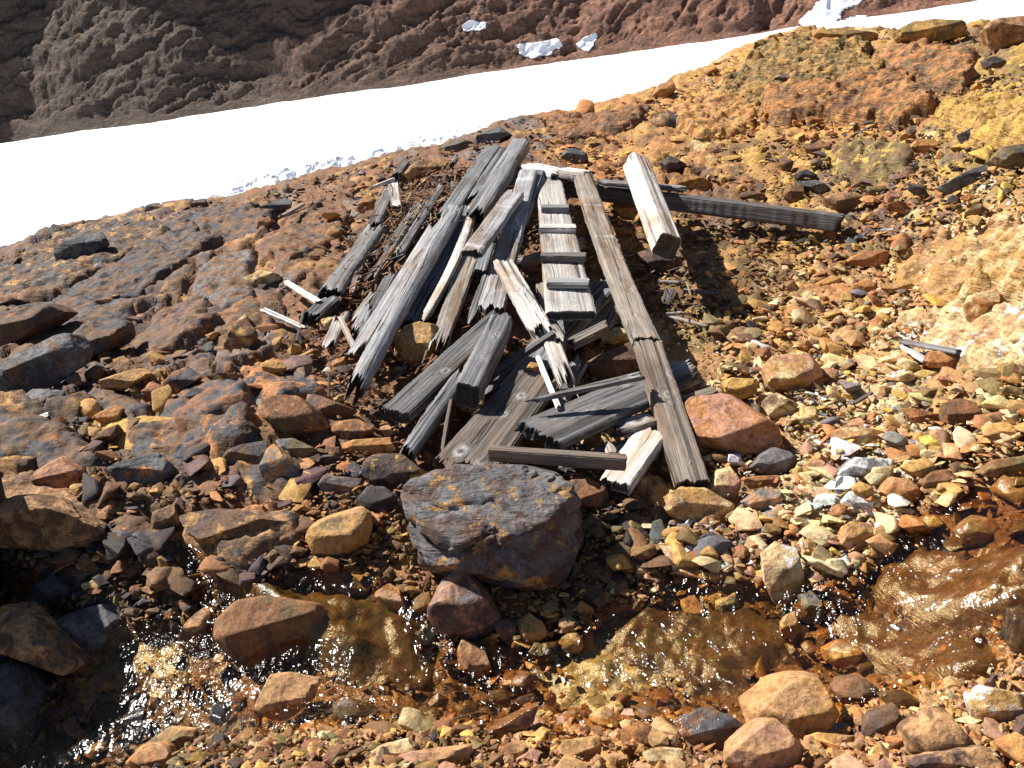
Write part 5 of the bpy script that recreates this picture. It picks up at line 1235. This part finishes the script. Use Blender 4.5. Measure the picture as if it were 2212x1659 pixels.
def stone_batch(name, n, lvl, seed, smin, smax, power, flat=(.35, .8), nb=16, rej=rej1, soft=90, lift=.2, **kw):
    u, v, P, sz, b, r = scatter(n, lvl, seed, smin, smax, power, nb, rej=rej, **kw)
    n = len(u)
    fl = r.uniform(*flat, n); el = r.uniform(1.0, 1.8, n)
    yaw = r.uniform(0, 2 * np.pi, n); tilt = r.normal(0, .3, n); tl2 = r.normal(0, .3, n)
    which = r.randint(0, nb, n)
    idx = pick(u, v, r.rand(n))
    c = _PALA[idx] * r.uniform(.72, 1.25, n)[:, None] * (1 + r.normal(0, .06, (n, 3)))
    wt = sstep(-.25, .1, stream_px(u, v) + .1 * r.normal(size=n))
    ctr = P.copy(); ctr[:, 2] += sz * lift * fl + .006 + .010 * r.rand(n)
    Vs, Fs, Cs, Ws, off = [], [], [], [], 0
    def rot(B, i, j, a):
        c_, s_ = np.cos(a)[:, None], np.sin(a)[:, None]
        X, Y = B[:, :, i].copy(), B[:, :, j].copy()
        B[:, :, i] = c_ * X - s_ * Y; B[:, :, j] = s_ * X + c_ * Y
    for k in range(nb):
        m = which == k; q = int(m.sum())
        if not q: continue
        bv_, F = hull_stone(seed * 97 + k, bevel=(0, 0, .05, .07)[lvl], sub_=(0, 0, 0, 1)[lvl], npts=(0, 9, 11, 13)[lvl])
        B = np.repeat(bv_[None], q, 0) * np.stack([el[m], np.ones(q), fl[m]], -1)[:, None, :] * (sz[m] * .5)[:, None, None]
        rot(B, 1, 2, tilt[m]); rot(B, 0, 2, tl2[m]); rot(B, 0, 1, yaw[m])
        Vs.append((B + ctr[m][:, None, :]).reshape(-1, 3))
        Fs.append((F[None] + (np.arange(q) * len(bv_))[:, None, None]).reshape(-1, 3) + off); off += q * len(bv_)
        Cs.append(np.repeat(np.clip(c[m], .01, .9), len(bv_), 0)); Ws.append(np.repeat(wt[m], len(bv_)))
    o = np_mesh(name, np.vstack(Vs), np.vstack(Fs), MAT_GRAVEL, smooth=lvl > 2, cols={'col': np.vstack(Cs)}, wet=np.concatenate(Ws))
    if lvl > 2: o.data.set_sharp_from_angle(angle=math.radians(24))
    return o
def rej2b(u, v, spx, r):
    k = on_rock(u, v, False) | on_plank(u, v, 2) | (on_rock(u, v, True) & (r.rand(len(u)) < .8))
    for dx, dy in ((.5, 0), (-.5, 0), (0, .5), (0, -.5)):
        k |= on_plank(u + dx * spx, v + dy * spx, 2)
        k |= on_rock(u + dx * spx * .5, v + dy * spx * .5, False)
    k |= r.rand(len(u)) < slabness(u, v) * .3
    k |= (stream_px(u, v) > 0) & (r.rand(len(u)) < .8)
    return k
def rej5(u, v, spx, r):
    k = on_rock(u, v, False) | on_plank(u, v, 2)
    for dx, dy in ((.5, 0), (-.5, 0), (0, .5), (0, -.5)):
        k |= on_plank(u + dx * spx, v + dy * spx, 2)
        k |= on_rock(u + dx * spx * .5, v + dy * spx * .5, False)
    return k | (r.rand(len(u)) < .15) | (stream_px(u, v) > 0)
g1 = stone_batch('gravel', 48000, 1, 5, .007, .030, 1.5, nb=40)
tag(g1, 'fine ochre and brown gravel between the stones', 'gravel', kind='stuff')
g2 = stone_batch('rubble', 15000, 2, 6, .020, .066, 2.0, flat=(.25, .7), nb=60, lift=.18)
tag(g2, 'small ochre cream and rust stones covering the slope', 'rubble', kind='stuff')

g3 = stone_batch('rubble', 850, 3, 8, .05, .12, 1.6, nb=20, flat=(.3, .7), rej=rej2b, soft=60, lift=.16, vrange=(60, 1700))
tag(g3, 'fist sized angular stones strewn over the slope', 'rubble', kind='stuff')

g4 = stone_batch('rubble', 620, 3, 9, .05, .115, 1.2, nb=24, flat=(.35, .8), rej=rej2b, soft=60, lift=.18, urange=(1330, 2400), vrange=(640, 1270))
tag(g4, 'pale angular rubble packed right of the timbers', 'rubble', kind='stuff')

g5 = stone_batch('rubble', 520, 3, 12, .06, .15, 1.2, nb=24, flat=(.3, .7), rej=rej5, soft=60, lift=.10, urange=(-150, 800), vrange=(470, 1280))
tag(g5, 'dark brown broken rock pieces lodged in the left slope', 'rubble', kind='stuff')

# individual mid-size loose stones
NAMEOF = {'yellow': 'yellow', 'ochre': 'ochre', 'orange': 'orange', 'rust': 'rust red', 'purple': 'purple', 'grey': 'grey', 'slate': 'slate grey', 'dark': 'blackish',
          'cream': 'cream', 'white': 'chalk white', 'tan': 'tan', 'olive': 'olive brown', 'pink': 'pinkish', 'brown': 'brown', 'amber': 'amber brown'}
def place_of(u, v):
    if v > 1530: return 'on the near bank of the stream'
    if v > 1330: return 'in the stream bed'
    if u < 720: return 'on the upper left slope' if v < 750 else 'on the slope left of the boulder'
    if u < 1330: return 'in the ground around the timber heap'
    if v < 330: return 'high on the ridge at the upper right'
    if v < 560: return 'on the slope around the long dark beam'
    if v < 800: return 'on the slope right of the long plank'
    if v < 1060: return 'in the pale rubble right of the orange boulder'
    return 'in the pale rubble just above the wet slab'
def rej2(u, v, spx, r):
    k = on_rock(u, v, False) | on_plank(u, v, 1) | (on_rock(u, v, True) & (r.rand(len(u)) < .8))
    for dx, dy in ((.5, 0), (-.5, 0), (0, .5), (0, -.5)):
        k |= on_plank(u + dx * spx, v + dy * spx, 2)
        k |= on_rock(u + dx * spx * .7, v + dy * spx * .7, False)
    k |= r.rand(len(u)) < slabness(u, v) * .45
    return k
u, v, P, sz, b, r = scatter(1500, 3, 44, .05, .12, 1.9, 12, urange=(15, 2200), vrange=(70, 1650), rej=rej2)
bas = []
for k in range(14):
    V, F = hull_stone(900 + k, bevel=.07, sub_=2, npts=13)
    V = V * np.array([r.uniform(1.1, 1.6), 1.0, r.uniform(.45, .8)])
    o = np_mesh('loose_stone', V * .5, F, MAT_GRAVEL, smooth=True)
    try: o.data.set_sharp_from_angle(angle=math.radians(26))
    except Exception: pass
    bas.append(o)
placed = []; cnt = 0
stone_used = set()
for i in range(len(u)):
    if cnt >= 170: break
    if any(math.hypot(P[i][0] - q[0], P[i][1] - q[1]) < (sz[i] + q[2]) * .62 for q in placed): continue
    placed.append((P[i][0], P[i][1], sz[i]))
    k = r.randint(0, 14)
    base = bas[k]
    if k in stone_used: o = base.copy(); C.objects.link(o)
    else: o = base; stone_used.add(k)
    ci = int(pick(u[i:i + 1], v[i:i + 1], r.rand(1))[0]); cn = ZN[ci]
    st_ = float(stream_px(u[i:i + 1], v[i:i + 1])[0])
    c2 = {'cream': 'tan', 'tan': 'ochre', 'ochre': 'orange', 'yellow': 'ochre', 'orange': 'rust', 'rust': 'orange', 'purple': 'brown', 'grey': 'slate', 'slate': 'brown', 'dark': 'slate', 'white': 'cream', 'olive': 'brown', 'pink': 'tan', 'brown': 'rust', 'amber': 'brown'}[cn]
    if o.material_slots: o.material_slots[0].link = 'OBJECT'; o.material_slots[0].material = rock_mat(cn, c2, 1.0 if st_ > 0 else 0.0)
    o.location = (P[i][0], P[i][1], P[i][2] + sz[i] * .16)
    o.scale = (sz[i] * 1.0,) * 3
    o.rotation_euler = (r.normal(0, .3), r.normal(0, .3), r.uniform(0, 6.28))
    pl = place_of(u[i], v[i])
    tag(o, 'loose %s stone lying %s' % (NAMEOF[cn], pl), 'stone', 'loose %s stones %s' % (NAMEOF[cn], pl))
    cnt += 1
for k in range(14):
    if k not in stone_used: bpy.data.objects.remove(bas[k])

# ------------------------------------------------------------------ rotten wood litter under the planks
def litter():
    r = np.random.RandomState(3)
    Vs = []; Fs = []; cs = []; n = 0
    cubeF = np.array([(0, 1, 2, 3), (7, 6, 5, 4), (0, 4, 5, 1), (1, 5, 6, 2), (2, 6, 7, 3), (3, 7, 4, 0)])
    spots = [(A_(1250, 420), A_(350, 1500), 26, 700), (C_(1000, 200), C_(1200, 1100), 60, 150), (B_(600, 700), D_(700, 500), 60, 160), (A_(800, 600), A_(1000, 900), 40, 120), (B_(1700, 900), B_(1600, 1500), 60, 60)]
    for (a, b, w, k) in spots:
        for _ in range(k):
            t = r.rand(); du = r.normal(0, w)
            u0 = a[0] + (b[0] - a[0]) * t + du; v0 = a[1] + (b[1] - a[1]) * t + r.normal(0, w * .5)
            P = hit_fast(u0, v0)
            L = r.uniform(.015, .09); W = r.uniform(.003, .009)
            yaw = math.radians(r.normal(-118, 28)); pit = r.normal(0, .3)
            ax = np.array([math.cos(yaw) * math.cos(pit), math.sin(yaw) * math.cos(pit), math.sin(pit)])
            sd = np.cross(ax, (0, 0, 1)); sd /= np.linalg.norm(sd); up = np.cross(sd, ax)
            c = P + np.array([0, 0, .02 + r.rand() * .05])
            q = []
            for e, sc in ((-1, 1), (1, r.uniform(.1, .8))):
                for (p, s_) in ((-1, -1), (1, -1), (1, 1), (-1, 1)):
                    q.append(c + ax * e * L * .5 + sd * p * W * .5 * sc + up * s_ * W * .3 * sc)
            Vs += q; Fs.append(cubeF + n); n += 8
            base = [(.24, .09, .03), (.30, .14, .05), (.12, .06, .035), (.38, .27, .15), (.16, .15, .15)][r.randint(0, 5)]
            cs += [np.array(base) * r.uniform(.6, 1.2)] * 8
    return np.array(Vs), np.vstack(Fs), np.array(cs)
def hit_fast(u, v):
    R = ray(u, v)
    ts = np.linspace(1.5, 8, 200)
    P = CAM + ts[:, None] * R
    fx = np.clip((P[:, 0] + 9) / 18 * 499, 0, 499).astype(int); fy = np.clip((P[:, 1] - .2) / 11.8 * 499, 0, 499).astype(int)
    g_ = P[:, 2] < _GZ[fy, fx]
    return P[int(np.argmax(g_))] if g_.any() else P[-1]
lv_, lf_, lc_ = litter()
lt = np_mesh('wood_litter', lv_, lf_, MAT_GRAVEL, cols={'col': lc_}, wet=np.zeros(len(lv_)))
tag(lt, 'rusty brown rotten wood fibres littered around the planks', 'wood litter', kind='stuff')

# ------------------------------------------------------------------ wires
_wm, _nt, _b = new_mat('rusty_wire'); _b.inputs['Base Color'].default_value = (.05, .03, .022, 1); _b.inputs['Roughness'].default_value = .7
def wire(pts, rad, label):
    P = np.array(pts); n = 40
    t = np.linspace(0, 1, n)[:, None]
    cc = [1, 3, 3, 1] if len(P) == 4 else [1, 4, 6, 4, 1]
    k = len(P) - 1
    X = sum(cc[i] * t ** i * (1 - t) ** (k - i) * P[i] for i in range(k + 1))
    T = np.gradient(X, axis=0); T /= np.linalg.norm(T, axis=1)[:, None]
    S = np.cross(T, [0.1, .2, 1]); S /= np.linalg.norm(S, axis=1)[:, None]; U = np.cross(T, S)
    a = np.arange(6) * np.pi / 3
    V = (X[:, None] + rad * (np.cos(a)[None, :, None] * S[:, None] + np.sin(a)[None, :, None] * U[:, None])).reshape(-1, 3)
    F = [(i * 6 + j, i * 6 + (j + 1) % 6, i * 6 + 6 + (j + 1) % 6, i * 6 + 6 + j) for i in range(n - 1) for j in range(6)]
    o = np_mesh('rusty_wire', V - X[0], F, _wm, smooth=True, loc=X[0])
    tag(o, label, 'wire', 'old wires tangled in the planks')
wire([hit(*A_(1280, 790), .24), hit(*A_(1370, 765), .27), hit(*A_(1520, 765), .26), hit(*A_(1420, 800), .22)], .0012, 'thin dark wire bent over the grey boards left of the ladder')
wire([hit(*A_(1860, 690), .25), hit(*A_(1840, 730), .26), hit(*A_(1760, 715), .26), hit(*A_(1800, 790), .25), hit(*A_(1840, 860), .22)], .0012, 'thin looped wire beside the knot of the white banded board')

# ------------------------------------------------------------------ water
def water():
    n1, n2 = 620, 360
    gx = np.linspace(-1.9, 2.6, n1)[None, :] * np.ones((n2, 1)); gy = np.linspace(.75, 3.1, n2)[:, None] * np.ones((1, n1))
    s = stream_d(gx, gy)
    z = base_z(gx, gy) + lump_fn(gx, gy)
    z = z + .034 - .10 * sstep(.12, -.45, s)
    z = z + .0035 * fbm(gx * 26 + gy * 4, gy * 16, 0, 61, 4) * sstep(-.2, .3, s)
    near = s > -.4
    hs = z.copy()
    from mathutils.bvhtree import BVHTree
    bpy.context.view_layer.update()
    for k in ROCKS:
        if not k.get('wetslab'): continue
        ob = k['o']; mw = ob.matrix_world
        vs_ = [mw @ v.co for v in ob.data.vertices]
        bvt = BVHTree.FromPolygons(vs_, [tuple(p.vertices) for p in ob.data.polygons])
        A = np.array(vs_); lo = A.min(0); hi = A.max(0)
        m_ = (gx > lo[0]) & (gx < hi[0]) & (gy > lo[1]) & (gy < hi[1])
        for i, j in zip(*np.nonzero(m_)):
            h_ = bvt.ray_cast(Vector((gx[i, j], gy[i, j], 5)), Vector((0, 0, -1)), 12)
            if h_[0] is not None: hs[i, j] = max(hs[i, j], h_[0].z + .0035)
    for _ in range(2):
        hs[1:-1, 1:-1] = (hs[1:-1, 1:-1] * 2 + hs[:-2, 1:-1] + hs[2:, 1:-1] + hs[1:-1, :-2] + hs[1:-1, 2:]) / 6
    z = np.maximum(z, hs - .001)
    keep = near
    vi = np.arange(n1 * n2).reshape(n2, n1)
    F = np.stack([vi[:-1, :-1], vi[:-1, 1:], vi[1:, 1:], vi[1:, :-1]], -1).reshape(-1, 4)
    kf = keep.ravel()[F].all(1); F = F[kf]
    used = np.unique(F); mp = np.full(n1 * n2, -1); mp[used] = np.arange(len(used))
    V = np.stack([gx, gy, z], -1).reshape(-1, 3)[used]
    m, nt, b = new_mat('stream_water')
    out = nt.nodes['Material Output']
    nt.nodes.remove(b)
    pos = N(nt, "ShaderNodeNewGeometry").outputs['Position']
    g = N(nt, "ShaderNodeBsdfGlossy"); g.inputs['Roughness'].default_value = .17
    t = N(nt, "ShaderNodeBsdfTransparent"); t.inputs['Color'].default_value = (.90, .79, .58, 1)
    n1_ = noise(nt, mapping(nt, pos, sc=(1, .6, 1)), 26, 1.5, .5, 1.0)
    n2_ = noise(nt, mapping(nt, pos, sc=(1, .8, 1), loc=(3, 1, 2)), 70, 1, .5, .6)
    cal = noise(nt, mapping(nt, pos, loc=(7, 4, 2)), 3.2, 2, .5)
    hh = mathn(nt, 'MULTIPLY', mathn(nt, 'ADD', n1_, mathn(nt, 'MULTIPLY', n2_, .28)), ramp(nt, cal, [(.42, .3), (.58, 1.0)]))
    bn = bump(nt, hh, 1.0, .024)
    nt.links.new(bn, g.inputs['Normal'])
    dt = N(nt, "ShaderNodeVectorMath", operation='DOT_PRODUCT')
    nt.links.new(bn, dt.inputs[0]); nt.links.new(N(nt, "ShaderNodeNewGeometry").outputs['Incoming'], dt.inputs[1])
    om = mathn(nt, 'SUBTRACT', 1.0, mathn(nt, 'ABSOLUTE', dt.outputs['Value']))
    om.node.use_clamp = True
    fr = mathn(nt, 'ADD', mathn(nt, 'MULTIPLY', mathn(nt, 'POWER', om, 5.0), .9), .03)
    mx = N(nt, "ShaderNodeMixShader"); nt.links.new(fr, mx.inputs[0]); nt.links.new(t.outputs[0], mx.inputs[1]); nt.links.new(g.outputs[0], mx.inputs[2])
    nt.links.new(mx.outputs[0], out.inputs['Surface'])
    o = np_mesh('stream', V, mp[F], m, smooth=True)
    tag(o, 'shallow amber stream sparkling over the rocks', 'stream', kind='structure')
def lump_fn(x, y): return .03 * fbm(x * 2.4, y * 2.4, 1, 6, 4)
water()

# ------------------------------------------------------------------ snowfield and the mountainside behind
_s3 = []
for (u0, v0, y0) in ((0, 305, 45.0), (2212, -18, 45.0), (0, 560, 9.0)):
    rr_ = ray(u0, v0); t0_ = y0 / rr_[1]
    _s3.append(CAM + rr_ * t0_)
_s3 = np.array(_s3)
_sol = np.linalg.solve(np.column_stack([_s3[:, 0], _s3[:, 1], np.ones(3)]), _s3[:, 2])
def snow_z(x, y): return _sol[0] * x + _sol[1] * y + _sol[2]
def snow():
    nr_, nc_ = 620, 760
    y = 6.5 * (50 / 6.5) ** np.linspace(0, 1, nr_)[:, None] * np.ones((1, nc_))
    x = np.linspace(-1, 1, nc_)[None, :] * (y * .85 + 3)
    z = snow_z(x, y) - .12
    d1, d2, cx, cy, ox, oy = worley(x / .15 + .3 * vnoise(x * 3, y * 3, 0, 4), y / .2, 9)
    cup = (np.minimum(d1, .62) ** 2) * .10
    ln = []
    for (uu_, vv_) in ((500, 440), (600, 405), (700, 375), (850, 338), (960, 305)):
        r_ = ray(uu_, vv_); t_ = -(CAM[2] - _sol[2]) / (r_[2] - _sol[0] * r_[0] - _sol[1] * r_[1])
        ln.append((CAM[0] + r_[0] * t_, (CAM[1] + r_[1] * t_) / 3.0))
    print('cup line', ln)
    mk = np.full(x.shape, 9.0)
    for (a_, b_) in zip(ln[:-1], ln[1:]):
        dx_, dy_ = b_[0] - a_[0], b_[1] - a_[1]
        t_ = np.clip(((x - a_[0]) * dx_ + (y / 3 - a_[1]) * dy_) / (dx_ * dx_ + dy_ * dy_ + 1e-9), 0, 1)
        mk = np.minimum(mk, np.hypot(x - a_[0] - t_ * dx_, y / 3 - a_[1] - t_ * dy_))
    mk = np.exp(-(mk / 1.0) ** 2)
    amp = sstep(30, 10, y) * .95 + .2 + .25 * sstep(.1, .7, vnoise(x * .25, y * .12, 0, 3))
    z = z + cup * amp * (.9 + 3.6 * mk) + .05 * fbm(x * .6, y * .6, 0, 21, 4)
    m, nt, b = new_mat('snow')
    pos = N(nt, "ShaderNodeNewGeometry").outputs['Position']
    b.inputs['Base Color'].default_value = (.76, .79, .84, 1); b.inputs['Roughness'].default_value = .6
    nt.links.new(bump(nt, noise(nt, pos, 12, 5, .6), .35, .03), b.inputs['Normal'])
    vi = np.arange(nr_ * nc_).reshape(nr_, nc_)
    F = np.stack([vi[:-1, :-1], vi[:-1, 1:], vi[1:, 1:], vi[1:, :-1]], -1).reshape(-1, 4)
    o = np_mesh('snow_field', np.stack([x, y, z], -1).reshape(-1, 3), F, m, smooth=True)
    tag(o, 'bright white snowfield with melting cups behind the ridge', 'snow', kind='structure')
snow()
def mountain():
    nr_, nc_ = 560, 1100
    tq = np.linspace(0, 1, nr_)[:, None] * np.ones((1, nc_))
    y = 40 + 34 * tq ** 1.1
    x = np.linspace(-1, 1, nc_)[None, :] * (y * .75 + 6)
    # slope foot follows the snow edge
    foot = 45.0 + .5 * vnoise(x * .25, 0, 0, 5) + 1.2 * np.exp(-((x + 23) / 2.2) ** 2)
    dy = y - foot
    steep = .80 + .030 * np.clip(3 - x, 0, 40)
    z = snow_z(x, y) - .12 + steep * dy - .02 * _sol[1]
    up = sstep(0, 2.5, dy)
    qx = x * .80 + dy * .9; 
    warp = fbm(x * .12, y * .12, z * .1, 3, 4)
    rid = 1 - np.abs(fbm((x + dy * .2) * .16 + warp, (z - x * .32) * .30, 0, 31, 5, .55))
    strat = fbm(x * .18, (z - x * .42) * 1.3 + warp * 2, 1, 33, 5, .6)
    z = z + up * .3 * (rid - .6) + sstep(0, .7, dy) * (.36 * strat + .05 * fbm(x * 1.6, y * 1.6, z * 1.6, 35, 4, .5))
    fa, _c1, _c2 = cells(x + .5 * warp, (z - x * .3) * 1.3 + 40 + .6 * warp, 2.6, 71, .16, 1.4, .3)
    fb, _c1, _c2 = cells(x + .3 * strat, (z - x * .3) * 1.3 + 40 + .3 * strat, .95, 72, .11, 1.4, .3)
    fc, _c1, _c2 = cells(x, (z - x * .3) * 1.2 + 40, .42, 73, .08, 1.4, .3)
    z = z + sstep(0, .8, dy) * (fa + fb + fc - .3)
    # bulges added to the slope to throw shade over the upper left
    bul = np.exp(-(((x + 24) / 7.5) ** 2 + ((dy - 11) / 2.6) ** 2))
    z = z + 7.5 * bul * (1 + .2 * fbm(x * .5, y * .5, 0, 8, 3))
    b2 = np.exp(-(((x + 12) / 2.2) ** 2 + ((dy - 9.5) / 1.6) ** 2)); z = z + 2.2 * b2
    m, nt, b = new_mat('mountain_rock')
    pos = N(nt, "ShaderNodeNewGeometry").outputs['Position']
    at = N(nt, "ShaderNodeAttribute", attribute_name='col')
    sv = mapping(nt, pos, sc=(.5, .5, 1.6), rot=(0, -.42, 0))
    n1 = noise(nt, sv, 1.4, 9, .68, .3); n2 = noise(nt, pos, 5.5, 8, .7)
    col = mix(nt, at.outputs['Color'], ramp(nt, n1, [(.3, .45), (.5, 1.0), (.7, 1.5)]), 1.0, 'MULTIPLY')
    col = mix(nt, col, ramp(nt, n2, [(.3, .5), (.5, 1.0), (.7, 1.5)]), 1.0, 'MULTIPLY')
    nt.links.new(col, b.inputs['Base Color']); b.inputs['Roughness'].default_value = .85
    nt.links.new(bump(nt, mathn(nt, 'ADD', n1, mathn(nt, 'MULTIPLY', n2, .5)), 1.0, .3), b.inputs['Normal'])
    t = sstep(-16, 16, x + 4 * warp)[..., None]
    c = np.array([.10, .066, .046]) * (1 - t) + np.array([.27, .125, .075]) * t  # left darker, right brighter: partly rock tone, partly painted shade and sun
    vi = np.arange(nr_ * nc_).reshape(nr_, nc_)
    F = np.stack([vi[:-1, :-1], vi[:-1, 1:], vi[1:, 1:], vi[1:, :-1]], -1).reshape(-1, 4)
    o = np_mesh('mountain_slope', np.stack([x, y, z], -1).reshape(-1, 3), F, m, smooth=True, cols={'col': c.reshape(-1, 3)})
    tag(o, 'dark brown mountainside rising beyond the snowfield', 'mountain', kind='structure')
    return o
mo = mountain()
# snow patches lying on the mountainside: draped sheets
from mathutils.bvhtree import BVHTree
dg = bpy.context.evaluated_depsgraph_get()
bv = BVHTree.FromObject(mo, dg)
SNOWM = bpy.data.materials['snow']
def patch(poly, label, th=.12):
    P = np.array(poly, float)
    pts = []
    for (a, b) in poly:
        pts.append((a, b))
    us = np.linspace(P[:, 0].min(), P[:, 0].max(), 46); vs = np.linspace(P[:, 1].min(), P[:, 1].max(), 30)
    vid = {}; V = []; F = []
    for i, uu in enumerate(us):
        for j, vv in enumerate(vs):
            rr_ = ray(uu, vv)
            h_ = bv.ray_cast(Vector(CAM), Vector(rr_), 200)
            if h_[0] is None: continue
            p = np.array(h_[0]) + np.array((0, -.3, .9)) * th * .5
            vid[i, j] = len(V); V.append(p)
    wu = 6 * np.array([[vnoise(us[i] * .06, vs[j] * .1, 0, 3) for j in range(30)] for i in range(46)])
    for i in range(45):
        for j in range(29):
            ks = [(i, j), (i + 1, j), (i + 1, j + 1), (i, j + 1)]
            if all(k in vid for k in ks) and inpoly(np.array(us[i] + wu[i, j]), np.array(vs[j] + wu[i, j] * .5), poly):
                q = [V[vid[k]] for k in ks]
                if max(np.linalg.norm(q[a] - q[(a + 1) % 4]) for a in range(4)) < 3: F.append([vid[k] for k in ks][::-1])
    if not F: return
    o = np_mesh('snow_patch', np.array(V), np.array(F), SNOWM, smooth=True)
    sm = o.modifiers.new('thick', 'SOLIDIFY'); sm.thickness = .05; sm.offset = -1
    tag(o, label, 'snow patch', 'snow patches on the mountainside')
patch([(995, 55), (1020, 46), (1050, 50), (1045, 62), (1015, 70), (998, 66)], 'small oval snow patch alone on the dark mountainside')
patch([(1115, 100), (1160, 92), (1205, 85), (1215, 100), (1190, 118), (1150, 128), (1120, 118)], 'wide ragged snow patch just above the snowfield edge')
patch([(1245, 100), (1262, 80), (1285, 72), (1290, 90), (1275, 105), (1262, 112)], 'small snow patch right of the wide ragged one')
patch([(1722, 48), (1750, 20), (1770, 0), (1790, -30), (1880, -30), (1850, 8), (1815, 30), (1800, 50), (1870, 30), (1868, 46), (1800, 66), (1740, 62)], 'tongue of snow running up the gully at the top right')
print('objects', len(bpy.data.objects))
